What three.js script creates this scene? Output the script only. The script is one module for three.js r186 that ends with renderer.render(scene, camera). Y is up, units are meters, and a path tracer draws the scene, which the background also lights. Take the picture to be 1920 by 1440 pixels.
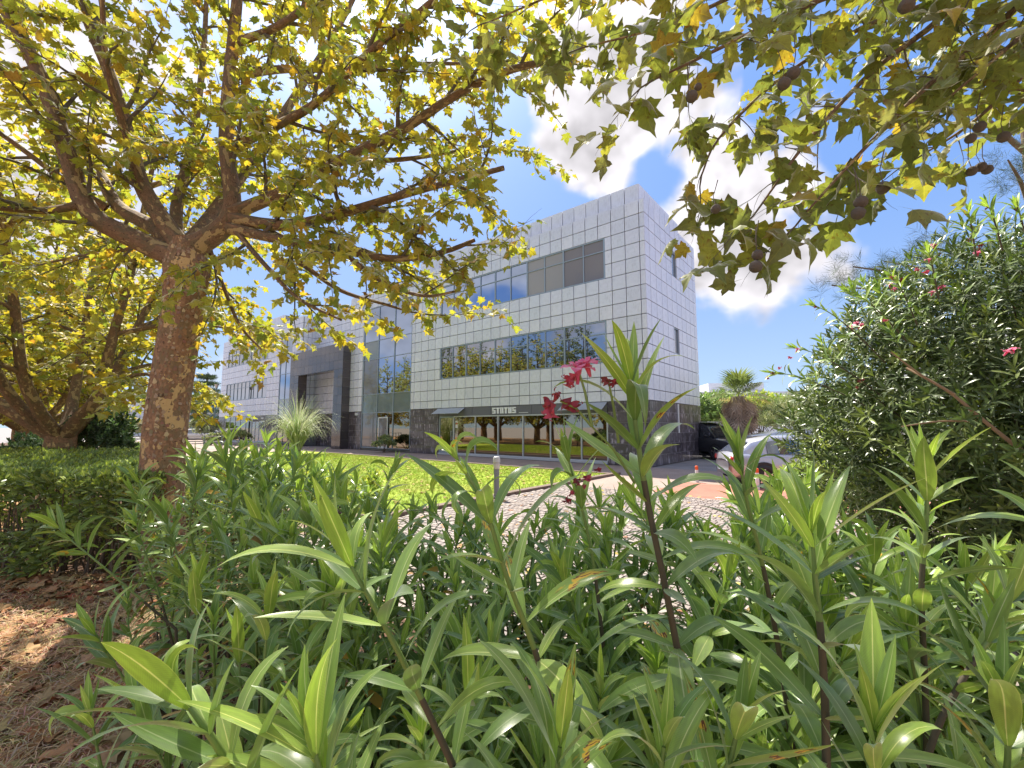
import * as THREE from 'three';
import { mergeGeometries } from 'three/addons/utils/BufferGeometryUtils.js';

// ---------- camera, sky, sun, exposure ----------
const scene = new THREE.Scene();
const EYE = 1.7, FOCAL = 811, PITCH = Math.atan(80 / 811), CP = Math.cos(PITCH), SP = Math.sin(PITCH);
const camera = new THREE.PerspectiveCamera(THREE.MathUtils.radToDeg(2 * Math.atan(720 / FOCAL)), 4 / 3, 0.05, 1500);
camera.position.set(0, EYE, 0);
camera.rotation.x = PITCH;
const renderer = new THREE.WebGLRenderer({ antialias: true });
renderer.toneMapping = THREE.LinearToneMapping;
renderer.toneMappingExposure = 2.65;
renderer.shadowMap.enabled = true;

const rad = THREE.MathUtils.degToRad;
const SUN_AZ = rad(-24), SUN_EL = rad(56);
const sunDir = new THREE.Vector3(Math.sin(SUN_AZ) * Math.cos(SUN_EL), Math.sin(SUN_EL), -Math.cos(SUN_AZ) * Math.cos(SUN_EL));
const sun = new THREE.DirectionalLight(new THREE.Color().setRGB(1, 0.93, 0.82), 4.0);
sun.name = 'sun';
sun.position.copy(sunDir).multiplyScalar(80);
sun.target.position.set(0, 0, 0);
sun.castShadow = true;
sun.shadow.radius = 1.6;
Object.assign(sun.shadow.camera, { left: -70, right: 70, top: 70, bottom: -70, near: 1, far: 260 });
sun.shadow.mapSize.set(4096, 4096);
scene.add(sun, sun.target);

// ---------- random numbers and noise ----------
function mulberry(a) { return () => { a = (a + 0x6d2b79f5) | 0; let t = Math.imul(a ^ (a >>> 15), 1 | a); t = (t + Math.imul(t ^ (t >>> 7), 61 | t)) ^ t; return ((t ^ (t >>> 14)) >>> 0) / 4294967296; }; }
let R = mulberry(11);
const seedTo = (n) => { R = mulberry(n); };
const rr = (a, b) => a + (b - a) * R();
const pick = (a) => a[Math.floor(R() * a.length) % a.length];
const { clamp, lerp, smoothstep } = THREE.MathUtils;
const hash3 = (x, y, z) => { let h = Math.imul(x, 374761393) ^ Math.imul(y, 668265263) ^ Math.imul(z, 1274126177); h = Math.imul(h ^ (h >>> 13), 1103515245); h ^= h >>> 16; return (h >>> 0) / 4294967296; };
function noise3(x, y, z) {
  const ix = Math.floor(x), iy = Math.floor(y), iz = Math.floor(z), fx = x - ix, fy = y - iy, fz = z - iz;
  const u = fx * fx * (3 - 2 * fx), v = fy * fy * (3 - 2 * fy), w = fz * fz * (3 - 2 * fz), h = hash3;
  const a = lerp(lerp(h(ix, iy, iz), h(ix + 1, iy, iz), u), lerp(h(ix, iy + 1, iz), h(ix + 1, iy + 1, iz), u), v);
  const b = lerp(lerp(h(ix, iy, iz + 1), h(ix + 1, iy, iz + 1), u), lerp(h(ix, iy + 1, iz + 1), h(ix + 1, iy + 1, iz + 1), u), v);
  return lerp(a, b, w);
}
function fbm3(x, y, z, oct) { let s = 0, a = 0.5, t = 0; for (let i = 0; i < oct; i++) { s += a * noise3(x, y, z); t += a; a *= 0.5; x *= 2.03; y *= 2.03; z *= 2.03; } return s / t; }
// noise that repeats every per cells, for textures that tile
function tnoise(u, v, per, s = 0) {
  const x = u * per, y = v * per, ix = Math.floor(x), iy = Math.floor(y), fx = x - ix, fy = y - iy, m = (k) => ((k % per) + per) % per;
  const a = fx * fx * (3 - 2 * fx), b = fy * fy * (3 - 2 * fy), h = (i, j) => hash3(m(i), m(j), s);
  return lerp(lerp(h(ix, iy), h(ix + 1, iy), a), lerp(h(ix, iy + 1), h(ix + 1, iy + 1), a), b);
}
function tfbm(u, v, per, oct, s = 0) { let r = 0, a = 0.5, t = 0; for (let i = 0; i < oct; i++) { r += a * tnoise(u, v, per, s + i); t += a; a *= 0.55; per *= 2; } return r / t; }

// ---------- places: a point seen in a direction at a measured distance; the strip parallel to the building ----------
const V = (x, y, z) => new THREE.Vector3(x, y, z);
function at(px, py, depth) {
  const up = (720 - py) * CP + FOCAL * SP, fwd = FOCAL * CP - (720 - py) * SP, k = depth / fwd;
  return V((px - 960) * k, EYE + up * k, -depth);
}
const ANG = rad(50.594), D1 = [-Math.sin(ANG), Math.cos(ANG)], D2 = [Math.cos(ANG), Math.sin(ANG)];
const tn = (t, n, y = 0) => V(t * D1[0] + n * D2[0], y, -(t * D1[1] + n * D2[1]));   // t along the facade to the left, n towards it
const YAW = rad(-39.406);

// ---------- sky: air and cumulus clouds all round ----------
{
  const W = 2048, H = 1024, data = new Float32Array(W * H * 4);
  const dirOf = (px, py) => at(px, py, 1).sub(V(0, EYE, 0)).normalize();
  const masses = [[1090, 300, 0.10, 0.3], [1140, 210, 0.11, 0.3], [1330, 330, 0.14, 0.24], [1420, 440, 0.15, 0.26], [1500, 510, 0.13, 0.26], [1600, 480, 0.08, 0.22], [1640, 530, 0.06, 0.14], [1260, 250, 0.08, 0.18],
    [1850, 330, 0.13, 0.24], [1480, 180, 0.1, 0.16], [640, 60, 0.35, 0.2], [900, 200, 0.22, 0.12], [1470, 735, 0.03, 0.2], [1560, 740, 0.03, 0.18],
    [1200, 300, 0.045, -0.3], [1650, 410, 0.09, -0.3], [1400, 640, 0.14, -0.4], [1000, 440, 0.12, -0.3], [1560, 640, 0.1, -0.35], [1330, 560, 0.05, -0.2], [1240, 330, 0.05, -0.22], [450, 520, 0.25, -0.3], [1290, 60, 0.09, -0.2], [1440, 250, 0.06, -0.16], [1800, 230, 0.1, -0.2], [1780, 420, 0.1, -0.2], [250, 330, 0.3, -0.1], [700, 560, 0.2, -0.25]]
    .map(([x, y, r, k]) => [dirOf(x, y), r, k]);
  const dens = (x, y, z, rough) => {   // billowing heaps: broad masses, broken up by finer and finer lobes
    let d = fbm3(x * 3.4 + 7.3, y * 4.8 + 1.7, z * 3.4 + 3.1, 4) - 0.01;
    for (const [m, r, k] of masses) { const c = 1 - (x * m.x + y * m.y + z * m.z); if (c < r * r * 2.2) d += 0.62 * k * Math.exp(-2 * c / (r * r)); }
    if (d < 0.3) return d;
    let b = 0, w = 0.5, f = 9;
    for (let i = 0; i < (rough ? 3 : 5); i++) { b += w * (1 - Math.abs(2 * noise3(x * f + 3 * i, y * f * 1.15 + 11, z * f) - 1)); w *= 0.52; f *= 2.1; }
    return d + 0.27 * (b - 0.53) * smoothstep(d, 0.3, 0.42);
  };
  for (let j = 0; j < H; j++) {
    const el = ((j + 0.5) / H - 0.5) * Math.PI, y = Math.sin(el), ce = Math.cos(el);
    for (let i = 0; i < W; i++) {
      const az = ((i + 0.5) / W - 0.5) * 2 * Math.PI, x = Math.cos(az) * ce, z = Math.sin(az) * ce, o = (j * W + i) * 4;
      const h = Math.pow(clamp(1 - Math.max(y, 0), 0, 1), 3.2), cosSun = x * sunDir.x + y * sunDir.y + z * sunDir.z;
      let r = lerp(0.058, 0.25, h), g = lerp(0.138, 0.33, h), b = lerp(0.35, 0.415, h);
      const glow = 0.55 * Math.exp(-(1 - cosSun) * 26) + 0.16 * Math.exp(-(1 - cosSun) * 6);
      r += glow; g += glow; b += glow;
      if (y > -0.02) {
        const d = dens(x, y, z), a = smoothstep(d, 0.49, 0.63) * smoothstep(y, 0.0, 0.08);
        if (a > 0) {
          const e = 0.03, big = fbm3(x * 8 + 2, y * 10 + 5, z * 8, 4) - fbm3((x + sunDir.x * e) * 8 + 2, (y + sunDir.y * e) * 10 + 5, (z + sunDir.z * e) * 8, 4);
          const lit = clamp(0.58 + 2.2 * big + 1.6 * (fbm3(x * 24, y * 28 + 3, z * 24 + 1, 4) - 0.5), 0, 1), thick = smoothstep(d, 0.6, 0.85);
          const bright = lerp(0.25, 0.42, lit) * lerp(1.06, 0.84, thick) + glow * 0.4;
          r = lerp(r, bright, a); g = lerp(g, bright * 0.965, a); b = lerp(b, bright * 1.01, a);
        }
      }
      data[o] = r; data[o + 1] = g; data[o + 2] = b; data[o + 3] = 1;
    }
  }
  const sky = new THREE.DataTexture(data, W, H, THREE.RGBAFormat, THREE.FloatType);
  sky.mapping = THREE.EquirectangularReflectionMapping;
  sky.magFilter = THREE.LinearFilter;
  sky.needsUpdate = true;
  scene.background = sky;
  scene.environment = sky;
}

// ---------- helpers ----------
const taken = new Map();
function numbered(name) { const n = taken.get(name) ?? 0; taken.set(name, n + 1); return n ? name + '_' + String(n).padStart(3, '0') : name; }
function tag(o, label, category, group) { Object.assign(o.userData, { label, category }); if (group) o.userData.group = group; return o; }
const shade = (o) => { o.castShadow = true; o.receiveShadow = true; return o; };
function part(parent, name, geometry, material) { const m = shade(new THREE.Mesh(geometry, material)); m.name = name; parent.add(m); return m; }
function thing(name, label, category, group, p, turn = 0) {
  const g = new THREE.Group(); g.name = numbered(name); scene.add(g);
  if (p) g.position.copy(p);
  g.rotation.y = turn;
  return tag(g, label, category, group);
}
function struct(name, geometry, material) { const m = shade(new THREE.Mesh(geometry, material)); m.name = numbered(name); m.userData.kind = 'structure'; scene.add(m); return m; }
function stuffPart(parent, name, geometry, material, list) {   // list of { m: Matrix4, c: Color }
  const o = shade(new THREE.InstancedMesh(geometry, material, list.length)); o.name = name; o.userData.kind = 'stuff';
  list.forEach((e, i) => { o.setMatrixAt(i, e.m); if (e.c) o.setColorAt(i, e.c); });
  parent.add(o); return o;
}
const rgb = (r, g, b) => new THREE.Color().setRGB(r, g, b);
const std = (color, roughness = 0.8, more = {}) => new THREE.MeshStandardMaterial({ color, roughness, ...more });
const phys = (color, roughness, more = {}) => new THREE.MeshPhysicalMaterial({ color, roughness, ...more });
const UNIT = new THREE.BoxGeometry(1, 1, 1);
function box(x0, x1, y0, y1, z0, z1) { const g = new THREE.BoxGeometry(x1 - x0, y1 - y0, z1 - z0); g.translate((x0 + x1) / 2, (y0 + y1) / 2, (z0 + z1) / 2); return g; }
function boxPart(parent, name, m, x0, x1, y0, y1, z0, z1) { const o = part(parent, name, UNIT, m); o.position.set((x0 + x1) / 2, (y0 + y1) / 2, (z0 + z1) / 2); o.scale.set(x1 - x0, y1 - y0, z1 - z0); return o; }
function bar(a, b, r, n = 6) { const d = b.clone().sub(a), g = new THREE.CylinderGeometry(r, r, d.length(), n); g.applyQuaternion(new THREE.Quaternion().setFromUnitVectors(V(0, 1, 0), d.clone().normalize())); g.translate((a.x + b.x) / 2, (a.y + b.y) / 2, (a.z + b.z) / 2); return g; }
// a tapered tube along points, uv in metres (u round, v along)
function tube(pts, radii, n = 8, rough = 0, sd = 0) {
  const P = [], N = [], U = [], I = [];
  let up = V(0.31, 0.2, 0.93), len = 0;
  for (let i = 0; i < pts.length; i++) {
    const d = (pts[Math.min(i + 1, pts.length - 1)]).clone().sub(pts[Math.max(i - 1, 0)]).normalize();
    const a = up.clone().sub(d.clone().multiplyScalar(up.dot(d))).normalize(), b = d.clone().cross(a);
    up = a;
    if (i) len += pts[i].distanceTo(pts[i - 1]);
    for (let k = 0; k <= n; k++) {
      const t = (k % n) / n * Math.PI * 2, c = Math.cos(t), s = Math.sin(t), dir = a.clone().multiplyScalar(c).addScaledVector(b, s);
      const w = radii[i] * (1 + (rough ? rough * (fbm3(c * 1.6 + sd, s * 1.6 + 5, len * 2.2, 3) - 0.5) * 2 : 0)), q = pts[i].clone().addScaledVector(dir, w);
      P.push(q.x, q.y, q.z); N.push(dir.x, dir.y, dir.z); U.push((k / n) * Math.max(0.04, radii[0] * 6.283), len);
    }
  }
  for (let i = 0; i < pts.length - 1; i++) for (let k = 0; k < n; k++) { const q = i * (n + 1) + k, w = q + n + 1; I.push(q, q + 1, w, q + 1, w + 1, w); }
  const g = new THREE.BufferGeometry();
  g.setAttribute('position', new THREE.Float32BufferAttribute(P, 3)); g.setAttribute('normal', new THREE.Float32BufferAttribute(N, 3)); g.setAttribute('uv', new THREE.Float32BufferAttribute(U, 2)); g.setIndex(I);
  if (rough) g.computeVertexNormals();
  return g;
}
function curvePts(pts, n) { return new THREE.CatmullRomCurve3(pts, false, 'centripetal').getPoints(n); }
// textures: f(u, v) gives sRGB bytes
function tex(w, h, f, srgb = true) {
  const d = new Uint8Array(w * h * 4);
  for (let j = 0; j < h; j++) for (let i = 0; i < w; i++) { const c = f((i + 0.5) / w, (j + 0.5) / h), o = (j * w + i) * 4; d[o] = clamp(c[0], 0, 255); d[o + 1] = clamp(c[1], 0, 255); d[o + 2] = clamp(c[2], 0, 255); d[o + 3] = 255; }
  const t = new THREE.DataTexture(d, w, h); t.wrapS = t.wrapT = THREE.RepeatWrapping; t.magFilter = THREE.LinearFilter; t.minFilter = THREE.LinearMipmapLinearFilter; t.generateMipmaps = true;
  if (srgb) t.colorSpace = THREE.SRGBColorSpace;
  t.needsUpdate = true; return t;
}
const rep = (t, x, y) => { const c = t.clone(); c.repeat.set(x, y); c.needsUpdate = true; return c; };
const mix3 = (a, b, k) => [lerp(a[0], b[0], k), lerp(a[1], b[1], k), lerp(a[2], b[2], k)];
function basis(pos, axis, normal, s) {   // matrix whose +y is axis and +z is as near normal as may be
  const y = axis.clone().normalize(), x = y.clone().cross(normal).normalize(), z = x.clone().cross(y).normalize();
  return new THREE.Matrix4().makeBasis(x.multiplyScalar(s), y.multiplyScalar(s), z.multiplyScalar(s)).setPosition(pos);
}
const randDir = () => { const z = rr(-1, 1), t = rr(0, Math.PI * 2), r = Math.sqrt(1 - z * z); return V(r * Math.cos(t), z, r * Math.sin(t)); };
const inFrame = (p, m = 0) => { const f = -p.z; if (f < 0.1) return false; const y = p.y - EYE, fw = f * CP + y * SP, u = y * CP - f * SP, px = 960 + p.x / fw * FOCAL, py = 720 - u / fw * FOCAL; return fw > 0.1 && px > -m && px < 1920 + m && py > -m && py < 1440 + m; };
function flat(poly, y, uvScale = 1) {   // a horizontal sheet from [x, z] corners, uv in metres
  const s = new THREE.Shape(poly.map((p) => new THREE.Vector2(p.x, -p.z))), g = new THREE.ShapeGeometry(s), p = g.attributes.position, uv = g.attributes.uv;
  for (let i = 0; i < p.count; i++) { const x = p.getX(i), z = -p.getY(i); p.setXYZ(i, x, y, z); uv.setXY(i, x * uvScale, z * uvScale); }
  g.computeVertexNormals(); return g;
}
// ---------- ground, paving, lawn ----------
const TX = {
  straw: tex(512, 512, (u, v) => {
    const a = tfbm(u, v, 6, 5, 1), b = tnoise(u + 0.07 * tnoise(u, v, 5, 9), v * 0.16 + u * 0.04, 96, 3), g = smoothstep(tfbm(u, v, 4, 3, 21), 0.54, 0.7);
    let c = mix3([136, 94, 62], [212, 170, 122], clamp(a * 0.6 + b * 0.6 - 0.1, 0, 1));
    c = mix3(c, [110, 112, 48], g * 0.55); return c;
  }),
  soil: tex(512, 512, (u, v) => { const a = tfbm(u, v, 10, 5, 4), b = tnoise(u, v, 120, 8); return mix3([52, 36, 26], [128, 92, 64], a * 0.7 + b * 0.3); }),
  stone: tex(512, 512, (u, v) => { const a = tfbm(u, v, 5, 5, 5), b = tnoise(u, v, 64, 6), c = tnoise(u, v, 160, 2); return mix3([118, 100, 90], [172, 154, 142], clamp(0.15 + a * 0.5 + b * 0.3 + c * 0.15, 0, 1)); }),
  joint: tex(256, 256, (u, v) => { const a = tfbm(u, v, 12, 4, 15); return mix3([108, 91, 77], [158, 136, 118], a); }),
  red: tex(512, 512, (u, v) => { const a = tfbm(u, v, 6, 4, 7), b = tnoise(u, v, 128, 16); return mix3([142, 88, 72], [180, 124, 104], a * 0.7 + b * 0.3); }),
  lawn: tex(512, 512, (u, v) => { const a = tfbm(u, v, 4, 4, 8), b = tfbm(u, v, 48, 3, 18); const w = smoothstep(tfbm(u, v, 3, 4, 28), 0.56, 0.7); return mix3(mix3(mix3([112, 140, 26], [160, 178, 40], clamp(a * 1.2 - 0.1, 0, 1)), [180, 180, 70], clamp(b * 1.5 - 0.85, 0, 1)), [150, 146, 60], w * 0.4); }),
  asphalt: tex(512, 512, (u, v) => { const a = tfbm(u, v, 6, 4, 10), b = tnoise(u, v, 200, 12); return mix3([112, 108, 106], [168, 162, 158], a * 0.6 + b * 0.4); }),
};
const strip = (t0, t1, n0, n1) => [tn(t0, n0), tn(t1, n0), tn(t1, n1), tn(t0, n1)];
const M = {
  ground: std(0xffffff, 0.95, { map: rep(TX.asphalt, 0.3, 0.3) }),
  straw: std(0xffffff, 0.95, { map: rep(TX.straw, 0.8, 0.8), bumpMap: rep(TX.straw, 0.8, 0.8), bumpScale: 0.02 }),
  soil: std(0xffffff, 0.95, { map: rep(TX.soil, 0.9, 0.9), bumpMap: rep(TX.soil, 0.9, 0.9), bumpScale: 0.03 }),
  paving: std(0xffffff, 0.85, { map: rep(TX.stone, 0.45, 0.45), bumpMap: rep(TX.stone, 2, 2), bumpScale: 0.006 }),
  bedding: std(0xffffff, 0.95, { map: rep(TX.joint, 1.5, 1.5) }),
  red: std(0xffffff, 0.85, { map: rep(TX.red, 0.5, 0.5) }),
  lawn: std(0xffffff, 0.9, { map: rep(TX.lawn, 0.22, 0.22), bumpMap: rep(TX.lawn, 1.2, 1.2), bumpScale: 0.03 }),
  kerb: std(rgb(0.52, 0.47, 0.43), 0.8, { map: rep(TX.stone, 0.7, 0.7) }),
};
{
  const g = new THREE.PlaneGeometry(1400, 1400); g.rotateX(-Math.PI / 2);
  const uv = g.attributes.uv, p = g.attributes.position;
  for (let i = 0; i < p.count; i++) uv.setXY(i, p.getX(i), p.getZ(i));
  struct('ground', g, M.ground).position.y = -0.012;
}
struct('verge', flat(strip(-24, 70, -14, 0.75), 0), M.straw);
struct('planting_bed', flat(strip(-24, 70, 0.75, 2.5), 0.002), M.soil);
struct('straw_verge', flat([V(-1.5, 0, -1.9), V(-2.6, 0, -3.3), V(-3.6, 0, -4.7), V(-6, 0, -5.4), V(-12, 0, -6), V(-12, 0, -1)], 0.006), M.straw);
struct('plaza', flat(strip(-4, 70, 4.8, 17.9), 0), M.paving);
struct('parking', flat(strip(-30, -4, 2.5, 40), 0), M.paving);
struct('red_paving', flat([tn(4.6, 11.6), tn(2.9, 8.6), tn(-9, 8.9), tn(-9, 13.4), tn(4.4, 13.9)], 0.004), M.red);

// the forecourt of small set stones; the ones that show largest are single stones
{
  seedTo(5);
  const court = struct('forecourt', flat(strip(-4, 70, 2.5, 4.8), -0.002), M.bedding);
  const joint = new THREE.Mesh(flat(strip(-4, 7.0, 4.8, 11), 0.003), M.bedding); joint.name = 'bedding'; court.add(shade(joint));
  const g = new THREE.BoxGeometry(1, 1, 1, 1, 1, 1), p = g.attributes.position;
  for (let i = 0; i < p.count; i++) if (p.getY(i) > 0) { p.setX(i, p.getX(i) * 0.88); p.setZ(i, p.getZ(i) * 0.88); }
  g.computeVertexNormals();
  const tones = [rgb(0.30, 0.255, 0.225), rgb(0.265, 0.225, 0.20), rgb(0.33, 0.285, 0.255), rgb(0.285, 0.235, 0.20), rgb(0.235, 0.20, 0.185)];
  const mats = tones.map((c) => std(c, 0.75));
  const all = [];
  const size = 0.115;
  for (let n = 2.55; n < 10.9; n += size) {
    let t = -3.9 + rr(0, size);
    while (t < 6.9) {
      const w = size * rr(0.82, 1.25);
      if (n < 4.8 || t < 6.85) {
        const wv = 0.02 * Math.sin(t * 1.3 + n * 0.7), q = tn(t + w / 2, n + size / 2 + wv, 0);
        all.push({ q, w: w * 0.93, d: size * rr(0.88, 0.95), h: rr(0.022, 0.03), yaw: YAW + rr(-0.07, 0.07), c: Math.floor(R() * 5), tilt: rr(-0.03, 0.03) });
      }
      t += w;
    }
  }
  const cam = V(0, EYE, 0);
  all.forEach((e) => { e.k = inFrame(e.q) ? e.q.distanceTo(cam) + (e.q.x < -1.2 || e.q.x > 1.9 ? 3 : 0) : 99; });
  all.sort((a, b) => a.k - b.k);
  const rest = [];
  all.forEach((e, i) => {
    const m = new THREE.Matrix4().compose(V(e.q.x, e.h / 2 - 0.006, e.q.z), new THREE.Quaternion().setFromEuler(new THREE.Euler(e.tilt, e.yaw, e.tilt)), V(e.w, e.h, e.d));
    if (i < 300) { const o = part(court, 'paving_stone', g, mats[e.c]); o.applyMatrix4(m); } else rest.push({ m, c: tones[e.c] });
  });
  stuffPart(court, 'paving_stones', g, std(0xffffff, 0.75), rest);
}
// lawn with its kerb
{
  seedTo(6);
  struct('lawn', flat(strip(7.16, 30, 4.6, 14), 0.05), M.lawn);
  const kerbs = thing('lawn_kerb', 'pale stone kerb edging the bright lawn beside the set-stone forecourt', 'kerb');
  const stones = [];
  for (let n = 4.6; n < 14; n += 1.0) stones.push([7.06, n + 0.5, 0.2, 0.985]);
  for (let t = 7.17; t < 30; t += 1.0) { stones.push([t + 0.5, 4.5, 0.985, 0.2]); stones.push([t + 0.5, 14.1, 0.985, 0.2]); }
  for (const [t, n, a, b] of stones) { const o = part(kerbs, 'kerb_stone', UNIT, M.kerb); o.position.copy(tn(t, n, 0.03)); o.scale.set(a, 0.1 + rr(-0.006, 0.006), b); o.rotation.y = YAW; }
  const blade = new THREE.BufferGeometry();
  const P = [];
  for (let k = 0; k < 5; k++) { const a = k * 1.26, x = Math.cos(a) * 0.25, z = Math.sin(a) * 0.25, tx = x * 2.6, tz = z * 2.6; P.push(x - z * 0.25, 0, z + x * 0.25, x + z * 0.25, 0, z - x * 0.25, tx, 1, tz); }
  blade.setAttribute('position', new THREE.Float32BufferAttribute(P, 3)); blade.computeVertexNormals();
  const list = [];
  for (let i = 0; i < 42000; i++) {
    const t = rr(7.2, 26), n = rr(4.65, 13.95), q = tn(t, n, 0.048), s = rr(0.035, 0.07);
    const c = rgb(rr(0.19, 0.31), rr(0.29, 0.38), rr(0.02, 0.04));
    if (R() < 0.06 + 0.2 * smoothstep(fbm3(t * 0.6, n * 0.6, 4, 3), 0.55, 0.7)) c.setRGB(0.4, 0.34, 0.13);
    list.push({ m: new THREE.Matrix4().compose(q, new THREE.Quaternion().setFromAxisAngle(V(0, 1, 0), rr(0, 6.28)), V(s, s * rr(0.7, 1.3), s)), c });
  }
  const holder = thing('lawn_grass', 'short bright green grass of the lawn', 'grass');
  holder.userData.kind = 'stuff';
  stuffPart(holder, 'grass_blades', blade, phys(0xffffff, 1, { transmission: 0.35 }), list);
  // straw and leaf litter on the verge
  const bl = new THREE.PlaneGeometry(1, 1, 4, 1), bp = bl.attributes.position;
  for (let i = 0; i < bp.count; i++) bp.setZ(i, 0.12 * Math.cos(bp.getX(i) * 2.6));
  bl.rotateX(-Math.PI / 2); bl.computeVertexNormals();
  const straw = [];
  for (let i = 0; i < 17000; i++) {
    const f = rr(1.7, 5.2), q = V(-f * rr(0.55, 1.3), rr(0.008, 0.035), -f); if (q.x > -1.2) continue;
    const k = R(), c = k < 0.7 ? rgb(rr(0.42, 0.66), rr(0.29, 0.46), rr(0.15, 0.27)) : k < 0.9 ? rgb(0.28, 0.17, 0.09) : rgb(0.26, 0.28, 0.07);
    straw.push({ m: new THREE.Matrix4().compose(q, new THREE.Quaternion().setFromEuler(new THREE.Euler(rr(-0.2, 0.2), rr(0, 6.28), rr(-0.25, 0.25))), V(rr(0.05, 0.16), rr(0.1, 0.3), rr(0.002, 0.005))), c });
  }
  const lit = thing('dry_straw', 'dry straw and clippings covering the verge beside the hedge', 'straw');
  lit.userData.kind = 'stuff';
  stuffPart(lit, 'straw_blades', bl, std(0xffffff, 0.9), straw);
}
// ---------- the office building: local x runs right along the facade from its right corner (x = -s), z points out of the facade ----------
{
  seedTo(21);
  TX.granite = tex(512, 512, (u, v) => {
    const a = tfbm(u, v, 10, 4, 31), b = tnoise(u, v, 220, 32), st = smoothstep(tfbm(u, v * 0.12, 28, 3, 33), 0.42, 0.72) * smoothstep(tfbm(u, v, 5, 3, 35), 0.35, 0.6);
    return mix3(mix3([58, 54, 58], [96, 88, 94], a * 0.65 + b * 0.35), [186, 180, 190], st * 0.75);
  });
  TX.panel = tex(512, 256, (u, v) => { const st = smoothstep(tfbm(u, v * 0.1, 40, 3, 81), 0.5, 0.85) * smoothstep(tnoise(u, v * 0.3, 9, 83), 0.35, 0.8), m = tfbm(u, v, 6, 4, 85), dirt = smoothstep(tfbm(u, v, 24, 3, 87), 0.66, 0.8); const b = 250 - 14 * (m - 0.5); return mix3(mix3([b, b, b], [206, 204, 204], st * 0.32), [196, 192, 190], dirt * 0.1); });
  const panelMats = [[0.69, 0.71, 0.80], [0.725, 0.745, 0.825], [0.66, 0.68, 0.77], [0.70, 0.715, 0.81], [0.68, 0.705, 0.785], [0.73, 0.74, 0.815]].map((c, k) => phys(rgb(...c), 0.42, { map: (() => { const t = TX.panel.clone(); t.offset.set(k * 0.17, 0); t.repeat.set(0.32, 1); t.needsUpdate = true; return t; })(), metalness: 0.12, clearcoat: 0.25, clearcoatRoughness: 0.25 }));
  const B = {
    core: std(rgb(0.27, 0.27, 0.275), 0.9),
    frame: phys(rgb(0.28, 0.34, 0.40), 0.35, { metalness: 0.35 }),
    pale: phys(rgb(0.55, 0.58, 0.62), 0.35, { metalness: 0.35 }),
    glass: phys(rgb(0.30, 0.32, 0.36), 0.012, { metalness: 1 }),
    glassBlue: phys(rgb(0.30, 0.36, 0.47), 0.012, { metalness: 1 }),
    bronze: phys(rgb(0.27, 0.245, 0.20), 0.02, { metalness: 1 }),
    blind: phys(rgb(0.16, 0.145, 0.16), 0.5, { clearcoat: 0.8, clearcoatRoughness: 0.02 }),
    blindPale: phys(rgb(0.27, 0.26, 0.27), 0.5, { clearcoat: 0.8, clearcoatRoughness: 0.02 }),
    spandrel: phys(rgb(0.11, 0.155, 0.165), 0.25, { clearcoat: 1, clearcoatRoughness: 0.02 }),
    tinted: phys(rgb(0.12, 0.118, 0.13), 0.2, { clearcoat: 1, clearcoatRoughness: 0.02 }),
    granite: [[1, 1, 1], [0.82, 0.8, 0.84], [1.15, 1.12, 1.14]].map((c, i) => phys(rgb(...c), 0.3, { map: TX.granite, clearcoat: 0.35, clearcoatRoughness: 0.12 })),
    polished: [[0.075, 0.062, 0.066], [0.06, 0.052, 0.058], [0.09, 0.075, 0.078]].map((c) => phys(rgb(...c), 0.09, { ior: 1.6 })),
    sign: std(rgb(0.13, 0.13, 0.15), 0.5),
    white: std(rgb(0.8, 0.8, 0.8), 0.5),
    steel: phys(rgb(0.5, 0.53, 0.57), 0.35, { metalness: 0.6 }),
    paper: std(rgb(0.75, 0.73, 0.7), 0.8), red: std(rgb(0.5, 0.08, 0.06), 0.6),
  };
  const C = tn(0, 0).set(5.8505, 0, -18.3653);
  const b = thing('office_building', 'three storey office building clad in white square panels over dark granite ground floor', 'building', null, C, YAW);
  const TOP = 11.87, ROW = 0.658, BASE = 2.83, COL = 0.683;
  const rows = []; for (let k = 0; TOP - k * ROW > BASE + 0.1; k++) rows.push(TOP - k * ROW); rows.push(BASE);
  const far = [];   // panels too far away to be picked apart
  let singles = 0;
  const G = 0.036;
  const panelAt = (x, y, z, w, h, face, force) => {
    const m = new THREE.Matrix4(), q = new THREE.Quaternion().setFromEuler(new THREE.Euler(rr(-0.0025, 0.0025), (face === 'side' ? Math.PI / 2 : 0) + rr(-0.0025, 0.0025), 0));
    m.compose(V(x, y, z), q, V(w - G, h - G, 0.1));
    if (!force && singles < 300) { singles++; const o = part(b, 'panel', UNIT, pick(panelMats)); o.applyMatrix4(m); } else far.push(m);
  };
  // cells of a wall given by its column edges (distance from the corner), less the window openings
  function clad(face, cols, ys, holes, z, forced) {
    for (let j = 0; j < ys.length - 1; j++) for (let i = 0; i < cols.length - 1; i++) {
      let parts = [[cols[i], cols[i + 1]]];
      const y1 = ys[j], y0 = ys[j + 1], ym = (y0 + y1) / 2;
      for (const [h0, h1, hb, ht] of holes) if (ym > hb && ym < ht) parts = parts.flatMap(([a, c]) => (c <= h0 || a >= h1 ? [[a, c]] : [[a, Math.min(c, h0)], [Math.max(a, h1), c]].filter(([p, q]) => q - p > 0.05)));
      for (const [a, c] of parts) {
        if (face === 'front') panelAt(-(a + c) / 2, ym, z - 0.05, c - a, y1 - y0, face, forced);
        else panelAt(z - 0.05, ym, -(a + c) / 2, c - a, y1 - y0, face, forced);
      }
    }
  }
  const colsFrom = (s0, first, end) => { const c = [s0]; for (let s = first; s < end - 0.06; s += COL) c.push(s); c.push(end); return c; };
  const w2 = [1.95, 13.43, rows[5], rows[2]], w1 = [1.95, 13.43, rows[11], rows[8]];
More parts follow.
